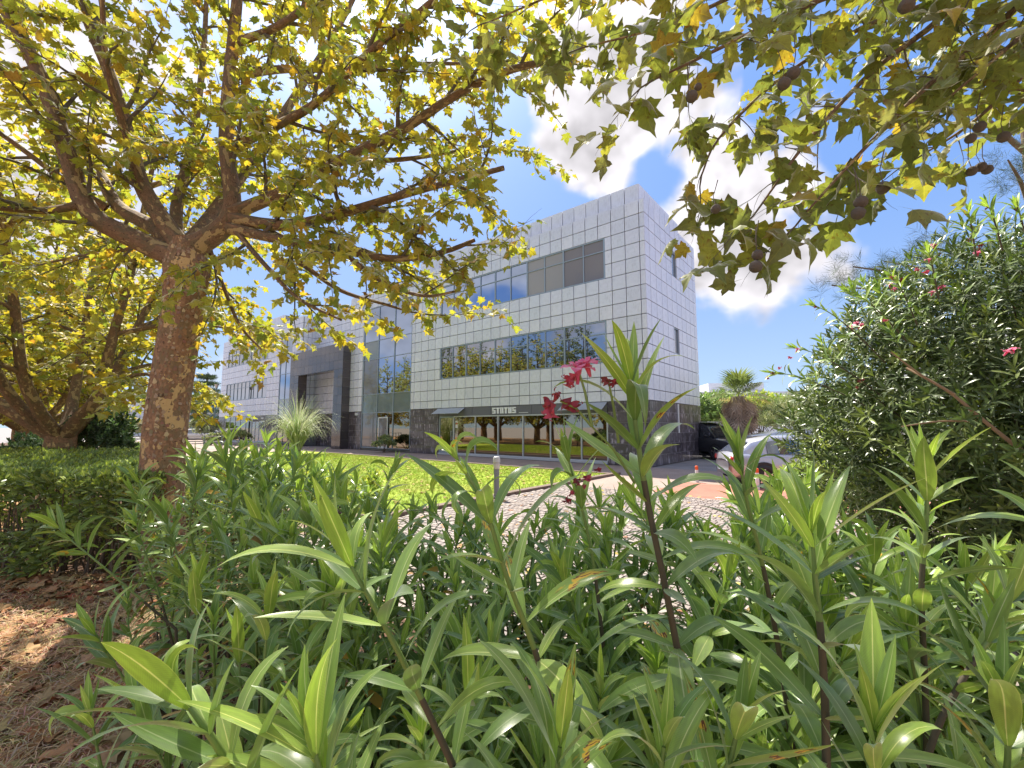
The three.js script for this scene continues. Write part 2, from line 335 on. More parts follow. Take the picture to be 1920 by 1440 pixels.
  clad('front', colsFrom(0, 0.24, 16.3), rows, [w2, w1], 0);
  const sideCols = colsFrom(0, 0.54, 7.2), sw2 = [3.42, 4.1, 9.26, rows[2]], sw1 = [3.42, 4.1, 5.3, rows[8]];
  // side wall: openings of two rows
  clad('side', sideCols, rows, [[3.42, 4.1, rows[4], rows[2]], [3.42, 4.1, rows[10], rows[8]]], 0);
  // parapet set back from both walls
  const para = [12.84, 12.16, 11.8];
  for (const [x0, x1] of [[-16.0, -0.37], [-52.8, -37.2]]) {
    boxPart(b, 'parapet', B.core, x0 + 0.07, x1 - 0.07, 11.7, 12.80, -5.6, -0.44);
    for (let x = x1; x > x0 + 0.1; x -= COL) { const e = Math.max(x0, x - COL); panelAt((x + e) / 2, (12.84 + 11.8) / 2, -0.40, x - e, 1.04, 'front', x0 < -40); }
  }
  for (let z = -0.37; z > -5.6; z -= 0.65) { const e = Math.max(-5.65, z - 0.65); panelAt(-0.40, (12.84 + 11.8) / 2, (z + e) / 2, z - e, 1.04, 'side', true); }
  // bodies behind the cladding
  boxPart(b, 'wall', B.core, -16.3, -0.12, 0.02, 11.82, -7.13, -0.12);
  boxPart(b, 'wall', B.core, -53.1, -36.8, 0.02, 11.82, -9, -0.12);
  boxPart(b, 'wall', B.core, -24.3, -16.31, 6.3, 11.8, -9, -0.12);
  boxPart(b, 'wall', B.core, -36.79, -32.4, 6.3, 11.8, -9, -0.12);
  boxPart(b, 'wall', B.core, -32.39, -24.31, 6.3, 11.8, -9, -1.4);
  boxPart(b, 'wall', B.core, -24.3, -16.31, 0.02, 6.29, -9, -0.12);
  boxPart(b, 'wall', B.core, -36.79, -32.4, 0.02, 6.29, -9, -0.12);
  boxPart(b, 'wall', B.core, -32.39, -24.31, 0.02, 6.29, -9, -1.4);
  // middle and left wing cladding
  clad('front', colsFrom(16.3, 16.3 + COL, 22.13), [TOP, rows[1], rows[2]], [], 0, true);
  clad('front', [22.2, 22.75, 23.4, 24.1], rows, [], 0, true);
  clad('front', colsFrom(32.4, 32.4 + COL, 34.3), rows.slice(0, 7), [], 0, true);
  for (let j = 0; j < 13; j++) for (let i = 0; i < 3; i++) { panelAt(-32.39 + 0.03, TOP - (j + 0.5) * ROW, -0.12 - (i + 0.5) * 0.38, 0.38, ROW, 'side', true); panelAt(-24.31 - 0.03, TOP - (j + 0.5) * ROW, -0.12 - (i + 0.5) * 0.38, 0.38, ROW, 'side', true); }
  clad('front', [34.3, 34.95, 35.6, 36.25, 36.8], rows.slice(0, 3), [], 0, true);
  const lw2 = [39.75, 51.2, rows[5], rows[2]], lw1 = [39.75, 51.2, rows[11], rows[8]];
  clad('front', colsFrom(36.8, 36.8 + COL, 53.1), rows, [lw2, lw1], 0, true);
  clad('front', colsFrom(24.32, 24.32 + COL, 32.36), rows, [], -1.25, true);

  // a ribbon window: frame with mullions and a transom, every pane on its own
  function ribbon(name, s0, s1, y0, y1, bays, transom, z, m, paneOf, one) {
    const geos = [], f = 0.055, x0 = -s1, x1 = -s0, zb = z - 0.05, zf = z + 0.045;
    geos.push(box(x0, x1, y1 - f, y1, zb, zf), box(x0, x1, y0, y0 + f, zb, zf));
    const wBay = (x1 - x0) / bays;
    for (let k = 0; k <= bays; k++) { const w = k % 2 === 0 ? 0.075 : 0.05, x = clamp(x0 + k * wBay, x0 + w / 2, x1 - w / 2); geos.push(box(x - w / 2, x + w / 2, y0 + f, y1 - f, zb, zf - 0.004)); }
    const ts = transom.filter((y) => y > y0 && y < y1).sort((a, c) => a - c);
    for (const y of ts) geos.push(box(x0 + 0.03, x1 - 0.03, y - 0.022, y + 0.022, zb + 0.004, zf - 0.008));
    const w = part(b, name, mergeGeometries(geos.map((g) => g.toNonIndexed())), m);
    const ly = [y0, ...ts, y1];
    for (let k = 0; k < bays; k++) for (let j = 0; j < ly.length - 1; j++) {
      const o = boxPart(w, 'pane', paneOf(bays - 1 - k, j, ly.length - 1), x0 + k * wBay + 0.02, x0 + (k + 1) * wBay - 0.02, ly[j] + 0.02, ly[j + 1] - 0.02, z - 0.012, z);
      o.rotation.set(rr(-0.002, 0.002), rr(-0.003, 0.003), 0);
      if (one) one(o, k, j);
    }
    return w;
  }
  const zw = -0.06;
  ribbon('window', 1.95, 13.43, w2[2], w2[3], 10, [w2[3] - 0.62], zw, B.frame, (k, j) => (k < 2 ? B.blind : k < 4 ? B.blindPale : B.glassBlue));
  ribbon('window', 1.95, 13.43, w1[2], w1[3], 10, [w1[3] - 0.62], zw, B.frame, () => B.glass);
  ribbon('window', 39.75, 51.2, w2[2], w2[3], 10, [w2[3] - 0.62], zw, B.frame, () => B.glass);
  ribbon('window', 39.75, 51.2, w1[2], w1[3], 10, [w1[3] - 0.62], zw, B.frame, () => B.glass);
  // blinds half drawn behind the pale panes of the upper ribbon
  // narrow windows in the side wall
  for (const [y0, y1] of [[rows[4], rows[2]], [rows[10], rows[8]]]) {
    const g = [box(-0.11, -0.04, y0, y1, -4.1, -4.06), box(-0.11, -0.04, y0, y1, -3.46, -3.42), box(-0.11, -0.04, y1 - 0.05, y1, -4.06, -3.46), box(-0.11, -0.04, y0, y0 + 0.05, -4.06, -3.46)];
    const w = part(b, 'window', mergeGeometries(g), B.frame);
    boxPart(w, 'pane', B.tinted, -0.10, -0.09, y0 + 0.04, y1 - 0.04, -4.07, -3.45);
  }
  // curtain wall over the side entrance
  ribbon('curtain_wall', 16.3, 22.13, 0.17, rows[2], 3, [2.7, 4.05, 6.65, 8.0], zw + 0.02, B.frame, (k, j) => (j === 1 ? B.spandrel : k === 2 && j === 2 ? B.tinted : k === 2 && j === 3 ? B.spandrel : k === 2 && j === 0 ? B.tinted : j === 0 ? B.bronze : B.glassBlue));
  // doors: leaf frame, glass and a pull handle
  function door(x0, x1, y0, y1, z, m, glass) {
    const g = [box(x0, x0 + 0.07, y0, y1, z, z + 0.05), box(x1 - 0.07, x1, y0, y1, z, z + 0.05), box(x0 + 0.07, x1 - 0.07, y1 - 0.09, y1, z, z + 0.05), box(x0 + 0.07, x1 - 0.07, y0, y0 + 0.14, z, z + 0.05)];
    const d = part(b, 'door', mergeGeometries(g), m);
    boxPart(d, 'pane', glass, x0 + 0.06, x1 - 0.06, y0 + 0.12, y1 - 0.08, z + 0.015, z + 0.025);
    const hx = x1 - 0.14;
    part(d, 'handle', mergeGeometries([bar(V(hx, y0 + 0.75, z + 0.11), V(hx, y0 + 1.35, z + 0.11), 0.018), bar(V(hx, y0 + 0.8, z + 0.04), V(hx, y0 + 0.8, z + 0.11), 0.014), bar(V(hx, y0 + 1.3, z + 0.04), V(hx, y0 + 1.3, z + 0.11), 0.014)]), B.steel);
    return d;
  }
  door(-19.85, -18.75, 0.18, 2.38, 0.0, B.pale, B.tinted);
  boxPart(b, 'intercom', B.pale, -23.0, -22.6, 2.55, 2.75, 0.0, 0.05);

  // granite ground floor: coursed blocks
  const block = (name, x, y, z, w, h, face) => {
    const g = new THREE.BoxGeometry(w - 0.026, h - 0.026, 0.05), uv = g.attributes.uv, ox = R(), oy = R();
    for (let i = 0; i < uv.count; i++) uv.setXY(i, ox + uv.getX(i) * w * 0.6, oy + uv.getY(i) * h * 0.6);
    const o = part(b, name, g, pick(B.granite)); o.position.set(x, y, z); if (face === 'side') o.rotation.y = Math.PI / 2; return o;
  };
  const ch = (BASE - 0.02) / 6;
  const course = (s0, s1, w, face) => { for (let j = 0; j < 6; j++) { const n = Math.round((s1 - s0) / w), ww = (s1 - s0) / n; for (let i = 0; i < n; i++) { const s = s0 + (i + 0.5) * ww, y = 0.01 + (j + 0.5) * ch; if (face === 'side') block('granite_block', -0.03, y, -s, ww, ch, face); else block('granite_block', -s, y, -0.03, ww, ch, face); } } };
  for (const [x0, x1, z0, z1] of [[-1.98, -0.12, -0.119, -0.04], [-16.28, -13.5, -0.119, -0.04], [-23.9, -22.2, -0.119, -0.04], [-0.119, -0.04, -7.15, -0.05]]) boxPart(b, 'mortar', std(rgb(0.34, 0.33, 0.35), 0.9), x0, x1, 0.02, BASE - 0.02, z0, z1);
  course(0.06, 1.98, 0.96); course(13.5, 16.28, 1.39); course(0.0, 7.2, 0.65, 'side');
  course(22.2, 23.9, 0.85); course(51.1, 53.1, 1.0); course(36.8, 39.6, 1.4);
  boxPart(b, 'downpipe', B.white, 0.002, 0.05, 1.4, 2.8, -3.52, -3.44);

  // shop front: sign band, bays of bronze glass, sill, door
  boxPart(b, 'sill', B.pale, -13.44, -2.0, 0.02, 0.12, -0.1, 0.06);
  const bays = [2.0, 3.35, 5.11, 6.84, 8.57, 10.31, 12.09];
  {
    const g = [box(-12.09, -2.0, 2.27, 2.33, -0.1, 0.02), box(-12.09, -2.0, 0.121, 0.17, -0.1, 0.01)];
    for (const s of bays) g.push(box(-s - 0.03, -s + 0.03, 0.171, 2.269, -0.1, 0.012));
    const f = part(b, 'shop_front', mergeGeometries(g), B.pale);
    for (let i = 0; i < bays.length - 1; i++) { const o = boxPart(f, 'pane', B.bronze, -bays[i + 1] + 0.028, -bays[i] - 0.028, 0.165, 2.28, -0.05, -0.04); o.rotation.y = rr(-0.004, 0.004); }
  }
  door(-13.4, -12.13, 0.125, 2.32, -0.06, B.frame, B.bronze);
  for (const [y0, y1, m] of [[1.95, 2.05, B.paper], [1.62, 1.82, B.paper]]) boxPart(b, 'notice', m, -11.98, -11.78, y0, y1, -0.037, -0.034);
  boxPart(b, 'notice', B.red, -11.95, -11.82, 1.84, 1.92, -0.037, -0.034);
  for (let s = 2.0; s < 13.4; s += 1.43) boxPart(b, 'sign_panel', B.sign, -Math.min(s + 1.42, 13.44), -s - 0.01, 2.34, 2.82, -0.1, -0.02);
  // raised block letters of the shop sign
  {
    const w = 0.235, h = 0.33, k = 0.07, q = 0.06, m = h / 2, L = {
      S: [[0, w, h - k, h], [0, q + 0.02, m - 0.01, h - k], [0, w, m - 0.05, m + 0.035], [w - q - 0.02, w, k, m - 0.05], [0, w, 0, k]],
      T: [[0, w, h - k, h], [w / 2 - 0.06, w / 2 + 0.06, 0, h - k]],
      A: [[0, w, h - 0.055, h], [0, 0.095, 0, h - 0.055], [w - 0.095, w, 0, h - 0.055]],
      U: [[0, 0.1, k, h], [w - 0.1, w, k, h], [0, w, 0, k]],
    };
    let x = -8.97;
    const sign = new THREE.Group(); sign.name = 'shop_sign'; b.add(sign);
    for (const c of 'STATUS') { part(sign, 'letter', mergeGeometries(L[c].map(([a, d, e, f]) => box(x + a, x + d, 2.415 + e, 2.415 + f, -0.018, 0.03))), B.white); x += 0.287; }
    boxPart(sign, 'strapline', B.white, -7.12, -6.5, 2.425, 2.45, -0.018, -0.012);
  }
  // slatted canopies sloping out over the shop front
  for (const [s0, s1] of [[11.2, 13.5], [2.0, 4.3]]) {
    const c = new THREE.Group(); c.name = 'canopy'; b.add(c);
    const n = 26, slope = new THREE.Euler(0.5, 0, 0);
    for (const s of [s0, (s0 + s1) / 2, s1]) part(c, 'bracket', bar(V(-s, 2.80, 0.0), V(-s, 2.46, 0.55), 0.02), B.steel);
    for (let i = 0; i < 9; i++) { const k = (i + 0.5) / 9, o = boxPart(c, 'slat', B.steel, -s1, -s0, 0, 0.014, 0, 0.062); o.position.set(-(s0 + s1) / 2, lerp(2.81, 2.47, k), lerp(0.02, 0.55, k)); o.rotation.copy(slope); }
  }
  // granite portal standing proud of the facade
  {
    const p = new THREE.Group(); p.name = 'portal'; b.add(p);
    const Z = 0.66, x0 = -32.95, x1 = -23.9, i0 = -31.3, i1 = -25.2, yt = 8.22, yl = 6.18;
    boxPart(p, 'portal_frame', B.core, x0 + 0.03, i0 - 0.03, 0.02, yt - 0.03, -0.1, Z - 0.03);
    boxPart(p, 'portal_frame', B.core, i1 + 0.03, x1 - 0.03, 0.02, yt - 0.03, -0.1, Z - 0.03);
    boxPart(p, 'portal_frame', B.core, i0 - 0.03, i1 + 0.03, yl + 0.03, yt - 0.03, -0.1, Z - 0.03);
    const tile = (a, c, y0, y1, z0, z1) => { const o = boxPart(p, 'granite_tile', pick(B.polished), a + 0.006, c - 0.006, y0 + 0.006, y1 - 0.006, z0, z1); o.rotation.set(rr(-0.006, 0.006), rr(-0.006, 0.006), 0); };
    const nx = 13, wx = (x1 - x0) / nx;
    for (let i = 0; i < nx; i++) for (let j = 0; j < 3; j++) tile(x0 + i * wx, x0 + (i + 1) * wx, yl + j * 0.68, yl + (j + 1) * 0.68, Z - 0.03, Z);
    for (const [a, c] of [[x0, i0], [i1, x1]]) for (let j = 0; j < 9; j++) for (let i = 0; i < 2; i++) tile(lerp(a, c, i / 2), lerp(a, c, (i + 1) / 2), 0.01 + j * 0.685, 0.01 + (j + 1) * 0.685, Z - 0.03, Z);
    const side = (x, y0, y1) => { const o = boxPart(p, 'granite_tile', pick(B.polished), x - 0.03, x, y0 + 0.006, y1 - 0.006, -0.08, Z - 0.035); };
    for (let j = 0; j < 12; j++) side(x1, 0.01 + j * 0.684, 0.01 + (j + 1) * 0.684);
    for (let j = 0; j < 9; j++) side(i0 + 0.03, 0.01 + j * 0.684, 0.01 + (j + 1) * 0.684);
    for (let i = 0; i < 9; i++) boxPart(p, 'granite_tile', pick(B.polished), lerp(i0, i1, i / 9) + 0.006, lerp(i0, i1, (i + 1) / 9) - 0.006, yl - 0.03, yl, -0.1, Z - 0.035);
    for (let i = 0; i < 9; i++) for (let j = 0; j < 6; j++) { const o = block('granite_block', lerp(-31.4, -25.1, (i + 0.5) / 9), 0.01 + (j + 0.5) * ch, -1.22, 0.7, ch); }
  }
  // tall glazing left of the portal, left wing shop front
  ribbon('curtain_wall', 34.3, 36.78, 0.17, rows[2], 2, [2.8, 4.3, 6.7, 8.3], zw + 0.02, B.frame, (k, j) => (j === 1 ? B.spandrel : j === 0 ? B.bronze : B.glassBlue));
  ribbon('shop_front', 43.2, 51.0, 0.15, 2.8, 5, [2.28], zw, B.pale, () => B.bronze);
  ribbon('shop_front', 41.2, 43.1, 0.15, 2.2, 2, [0.9], zw, B.pale, () => B.tinted);
  door(-41.1, -39.7, 0.15, 2.3, -0.06, B.pale, B.tinted);
  boxPart(b, 'sign_panel', B.sign, -43.1, -39.65, 2.36, 2.81, -0.1, -0.03);
  for (const [x0, x1, y0, y1] of [[-43.3, -43.0, 2.45, 2.75], [-42.95, -42.7, 2.45, 2.55], [-42.6, -42.2, 2.45, 2.75], [-40.6, -40.1, 2.5, 2.62]]) boxPart(b, 'sign_mark', B.white, x0, x1, y0, y1, -0.028, -0.01);
  boxPart(b, 'plinth', B.pale, -53.1, -36.8, 0.0, 0.12, -0.1, 0.3);
  const g = new THREE.BoxGeometry(1, 1, 1);
  stuffPart(b, 'panels', g, panelMats[1], far.map((m, i) => ({ m, c: rgb(...[[0.97, 0.97, 0.97], [1, 1, 1], [0.93, 0.94, 0.96]][i % 3]) })));
}
// ---------- leaf shapes ----------
TX.vein = tex(256, 256, (u, v) => {   // plane leaf: pale veins from the base, mottled blade; a tint that multiplies the leaf colour
  const x = (u - 0.5) * 1.36, y = v * 1.16 - 0.1, r = Math.hypot(x, y), a = Math.atan2(x, y);
  let k = 0;
  for (const t of [0, 0.72, -0.72, 1.45, -1.45]) k = Math.max(k, smoothstep(0.016 + 0.012 * (1 - r), 0, 0.024) * 0 + (1 - smoothstep(Math.abs(a - t) * r, 0.004, 0.016)));
  for (const t of [0, 0.72, -0.72]) { const along = r * Math.cos(a - t), off = r * Math.sin(a - t), q = ((along - Math.abs(off) * 0.9) * 9) % 1; k = Math.max(k, (1 - smoothstep(Math.abs(q - 0.5), 0.02, 0.09)) * 0.45 * (Math.abs(a - t) < 0.4 ? 1 : 0)); }
  const m = tfbm(u, v, 6, 4, 41), b = 200 + 50 * (m - 0.5), sp = smoothstep(tfbm(u, v, 12, 3, 47), 0.68, 0.78);
  const rim = smoothstep(Math.hypot(x * 1.5, y - 0.32), 0.5, 0.8) * smoothstep(tfbm(u, v, 5, 4, 49), 0.48, 0.62);
  return mix3(mix3(mix3([b, b, b * 0.9], [255, 250, 200], k * 0.55), [150, 100, 50], sp * 0.5), [150, 92, 46], rim * 0.8);
});
const oleanderBlade = (u, v) => {   // pale midrib, faint side veins, thin pale margin
  const e = Math.abs(u - 0.5), rib = 1 - smoothstep(e, 0.012, 0.042), q = Math.abs((((v * 42 + e * 10) % 1) + 1) % 1 - 0.5), m = tfbm(u, v, 5, 4, 51);
  const b = 1 + 0.3 * (m - 0.5) - (1 - smoothstep(q, 0.03, 0.2)) * 0.06, edge = smoothstep(e, 0.46, 0.49);
  return mix3(mix3([158 * b, 188 * b, 88 * b], [236, 240, 190], rib * 0.9), [205, 216, 140], edge * 0.6);
};
TX.oleander = tex(64, 256, oleanderBlade);
TX.blemish = tex(64, 256, (u, v) => { const d = smoothstep(tfbm(u * 0.5, v, 8, 4, 61), 0.54, 0.6) * (1 - smoothstep(Math.hypot((u - 0.5) * 0.6, v - 0.62), 0.18, 0.34)); return mix3(oleanderBlade(u, v), mix3([255, 205, 60], [120, 60, 20], smoothstep(tfbm(u, v, 16, 2, 63), 0.5, 0.6)), d); });
function planeLeaf(curl, fold, wav) {
  const half = [[0.05, -0.01], [0.20, -0.08], [0.33, 0.0], [0.52, 0.02], [0.44, 0.16], [0.38, 0.24], [0.50, 0.34], [0.66, 0.52], [0.50, 0.52], [0.40, 0.56], [0.25, 0.52], [0.30, 0.68], [0.21, 0.78], [0.10, 0.86], [0, 1.06]];
  const pts = [[0, 0.0], ...half, ...half.slice(0, -1).reverse().map(([x, y]) => [-x, y])];
  const P = [], U = [], I = [];
  const add = (x, y) => { const r = Math.hypot(x, y - 0.3); P.push(x, y, fold * Math.abs(x) - curl * (y - 0.15) * (y - 0.15) + wav * Math.sin(x * 9 + y * 6) * r - 0.5 * curl * x * x); U.push(x / 1.36 + 0.5, (y + 0.1) / 1.16); };
  add(0, 0.34);
  const m = pts.length;
  pts.forEach(([x, y]) => add(x * 0.52, 0.34 + (y - 0.34) * 0.52));
  pts.forEach(([x, y]) => add(x, y));
  for (let i = 0; i < m; i++) { const a = 1 + i, c = 1 + (i + 1) % m; I.push(0, c, a, a, c, a + m, c, c + m, a + m); }
  const n = P.length / 3;   // petiole
  P.push(-0.012, 0.02, 0, 0.012, 0.02, 0, 0, -0.42, 0.1); U.push(0.5, 0.1, 0.5, 0.1, 0.5, 0.1); I.push(n, n + 2, n + 1);
  const g = new THREE.BufferGeometry();
  g.setAttribute('position', new THREE.Float32BufferAttribute(P, 3)); g.setAttribute('uv', new THREE.Float32BufferAttribute(U, 2)); g.setIndex(I); g.computeVertexNormals();
  return g;
}
const PLANE_LEAF = [planeLeaf(0.35, 0.3, 0.08), planeLeaf(0.7, 0.1, 0.13), planeLeaf(-0.3, 0.5, 0.1), planeLeaf(1.0, 0.35, 0.16), planeLeaf(0.5, -0.35, 0.12)];
function lance(bend, fold, twist, W, n = 8, sway = 0) {   // a lanceolate leaf of length 1, width 2W, bending down along its length
  const P = [], U = [], I = [];
  let y = 0, z = 0, a = 0;
  for (let i = 0; i <= n; i++) {
    const t = i / n, w = Math.max(W * Math.pow(Math.sin(Math.PI * Math.pow(t, 0.82)), 0.85), i === 0 ? W * 0.13 : i === n ? 0.001 : W * 0.1), tw = twist * t, sx = sway * Math.sin(t * 2.4) * t;
    if (i) { a = bend * t * t; y += Math.cos(a) / n; z -= Math.sin(a) / n; }
    const nx = Math.cos(a), c = Math.cos(tw), s = Math.sin(tw);
    for (const q of [-1, 0, 1]) { const lift = q ? fold * w : 0, lx = q * w * c - lift * s * q, ln = q * w * s + lift; P.push(lx + sx, y + ln * Math.sin(a), z + ln * nx); U.push(0.5 + q * 0.5, t); }
  }
  for (let i = 0; i < n; i++) for (let k = 0; k < 2; k++) { const q = i * 3 + k; I.push(q, q + 1, q + 3, q + 1, q + 4, q + 3); }
  const g = new THREE.BufferGeometry();
  g.setAttribute('position', new THREE.Float32BufferAttribute(P, 3)); g.setAttribute('uv', new THREE.Float32BufferAttribute(U, 2)); g.setIndex(I); g.computeVertexNormals();
  return g;
}
const OL_LEAF = [lance(0.25, 0.2, 0.1, 0.086, 10), lance(0.6, 0.28, -0.25, 0.08, 10), lance(0.95, 0.15, 0.3, 0.092, 10), lance(1.4, 0.22, -0.2, 0.084, 10), lance(-0.15, 0.3, 0.15, 0.082, 10), lance(0.45, 0.1, 0.5, 0.1, 10, 0.05), lance(0.8, 0.35, -0.45, 0.076, 10, -0.05), lance(0.5, 0.4, 0.25, 0.088, 10, 0.07), lance(1.15, 0.1, -0.6, 0.09, 10, -0.04)];
const OL_CURL = [lance(2.6, 0.5, 1.1, 0.085, 10), lance(2.0, 0.1, -1.3, 0.09, 10), lance(3.2, 0.2, 0.7, 0.08, 10)];
const leafMat = (c, t, coat, map) => phys(rgb(...c), 1, { map, transmission: t, clearcoat: coat, clearcoatRoughness: 0.28 });
const OL = [[0.60, 0.70, 0.46], [0.48, 0.60, 0.42], [0.70, 0.78, 0.48], [0.66, 0.72, 0.62], [0.88, 0.9, 0.46], [0.40, 0.5, 0.36], [0.95, 0.96, 0.62]].map((c) => leafMat(c, 0.34, 1.0, TX.oleander));
const OL_YOUNG = [[0.95, 1.0, 0.5], [1.1, 1.1, 0.55]].map((c) => leafMat(c, 0.42, 0.6, TX.oleander));
const OL_YELLOW = [leafMat([0.62, 0.38, 0.04], 0.4, 0.3, null), leafMat([0.55, 0.30, 0.05], 0.35, 0.3, null)];
const OL_DEAD = [leafMat([0.62, 0.28, 0.2], 0.15, 0.1, TX.oleander), leafMat([0.45, 0.2, 0.14], 0.15, 0.1, TX.oleander)];
const OL_SPOT = leafMat([0.75, 0.8, 0.6], 0.35, 0.6, TX.blemish);
const STEM_GREEN = std(rgb(0.17, 0.24, 0.06), 0.6), STEM_BROWN = std(rgb(0.085, 0.068, 0.04), 0.75), TWIG = std(rgb(0.15, 0.11, 0.075), 0.85);
const oval = (() => { const g = new THREE.BufferGeometry(), P = [0, 0, 0, 0.24, 0.32, 0.06, 0, 0.4, 0, -0.24, 0.32, 0.06, 0.2, 0.68, 0.03, -0.2, 0.68, 0.03, 0, 1, -0.05]; g.setAttribute('position', new THREE.Float32BufferAttribute(P, 3)); g.setAttribute('uv', new THREE.Float32BufferAttribute([0.5, 0, 1, 0.3, 0.5, 0.4, 0, 0.3, 1, 0.7, 0, 0.7, 0.5, 1], 2)); g.setIndex([0, 1, 2, 0, 2, 3, 1, 4, 2, 2, 5, 3, 2, 4, 6, 2, 6, 5]); g.computeVertexNormals(); return g; })();
function sprig(leaf, n, len, open, spread = 1) {   // leaves round a short twig of height 1
  const gs = [];
  for (let i = 0; i < n; i++) { const h = i / n, a = i * 2.4, tilt = lerp(open, 0.25, h), d = V(Math.sin(tilt) * Math.cos(a), Math.cos(tilt), Math.sin(tilt) * Math.sin(a)); const g = leaf.clone(); g.applyMatrix4(basis(V(0, h * 0.8 * spread, 0), d, V(-d.x, 1.2, -d.z), len * (0.8 + 0.3 * ((i * 7) % 5) / 5))); gs.push(g); }
  return mergeGeometries(gs);
}
const SPRIG_OVAL = sprig(oval, 9, 0.55, 1.25), SPRIG_OL = sprig(lance(0.5, 0.2, 0.2, 0.09, 4), 9, 0.85, 1.3, 0.7), SPRIG_FINE = sprig(lance(0.3, 0.1, 0, 0.05, 2), 12, 0.6, 1.2);
// ---------- plane trees ----------
TX.bark = tex(1024, 1024, (u, v) => {
  const wx = u + 0.035 * (tfbm(u, v, 8, 3, 71) - 0.5), wy = v + 0.05 * (tfbm(u, v, 8, 3, 72) - 0.5);
  const a = tfbm(wx, wy, 13, 4, 73), b = tfbm(wx, wy, 14, 4, 75), f = tfbm(u, v, 60, 3, 77), fl = tnoise(wx, wy * 0.7, 70, 79);
  let c = mix3([112, 82, 58], [178, 138, 102], clamp(f * 0.9 + fl * 0.3 - 0.1, 0, 1));
  c = mix3(c, [122, 104, 74], smoothstep(b, 0.52, 0.56) * 0.7);
  c = mix3(c, [196, 164, 112], smoothstep(a, 0.645, 0.66));
  c = mix3(c, [62, 42, 30], smoothstep(fl, 0.8, 0.92) * 0.6);
  return c;
});
TX.barkBump = tex(1024, 1024, (u, v) => { const wx = u + 0.035 * (tfbm(u, v, 8, 3, 71) - 0.5), wy = v + 0.05 * (tfbm(u, v, 8, 3, 72) - 0.5), a = tfbm(wx, wy, 13, 4, 73), fl = tnoise(wx, wy * 0.7, 70, 79), f = tfbm(u, v, 40, 3, 77); const h = 128 + 60 * (f - 0.5) + 50 * (fl > 0.5 ? 1 : 0) - 60 * smoothstep(a, 0.645, 0.66); return [h, h, h]; }, false);
const BARK = std(0xffffff, 0.85, { map: rep(TX.bark, 0.62, 0.62), bumpMap: rep(TX.barkBump, 0.62, 0.62), bumpScale: 0.02 });
const BARK_LIMB = std(rgb(0.66, 0.72, 0.78), 0.85, { map: rep(TX.bark, 0.9, 0.9), bumpMap: rep(TX.barkBump, 0.9, 0.9), bumpScale: 0.008 });
const TWIG_BARK = std(rgb(0.12, 0.10, 0.075), 0.85);
const PL_YELLOW = [[0.82, 0.73, 0.06], [0.70, 0.69, 0.07], [0.86, 0.70, 0.06], [0.58, 0.64, 0.07], [0.86, 0.58, 0.05], [0.42, 0.54, 0.07], [0.70, 0.38, 0.05]];
const PL_OLIVE = [[0.36, 0.42, 0.07], [0.44, 0.50, 0.07], [0.28, 0.34, 0.07], [0.56, 0.56, 0.07], [0.38, 0.39, 0.11], [0.76, 0.56, 0.06]];
const PL_T = 0.62;
const plMats = (set, t) => set.map((c) => leafMat(c, t, 0.25, TX.vein));

// shoots from a stem, shoots from those, leaves on the last
function shoots(pts, r0, r1, level, o, out, from = 0.25) {
  const lens = [0]; for (let i = 1; i < pts.length; i++) lens.push(lens[i - 1] + pts[i].distanceTo(pts[i - 1]));
  const L = lens[lens.length - 1]; let ang = rr(0, 6.28);
  const place = (s) => { let i = 1; while (i < pts.length - 1 && lens[i] < s) i++; const k = clamp((s - lens[i - 1]) / Math.max(1e-6, lens[i] - lens[i - 1]), 0, 1); return [pts[i - 1].clone().lerp(pts[i], k), pts[i].clone().sub(pts[i - 1]).normalize()]; };
  for (let s = L * from + rr(0, o.gap[level]); s < L; s += o.gap[level] * rr(0.7, 1.3)) {
    const [p, d] = place(s), f = s / L; ang += 2.4 + rr(-0.5, 0.5);
    const side = V(0.3, 0.9, 0.2).cross(d).normalize(), up = d.clone().cross(side), th = rr(0.55, 1.05);
    const dir = d.clone().multiplyScalar(Math.cos(th)).addScaledVector(side, Math.cos(ang) * Math.sin(th)).addScaledVector(up, Math.sin(ang) * Math.sin(th)).normalize();
    dir.y += o.rise ?? 0; dir.normalize();
    const len = o.len[level] * rr(0.6, 1.2) * (1 - 0.35 * f), r = Math.min(lerp(r0, r1, f) * 0.6, o.rad[level]);
    twig(p, dir, len, r, level, o, out);
  }
  if (level <= o.last) { const [p, d] = place(L); twig(p, d, o.len[level] * 0.8, Math.min(r1, o.rad[level]), level, o, out); }
}
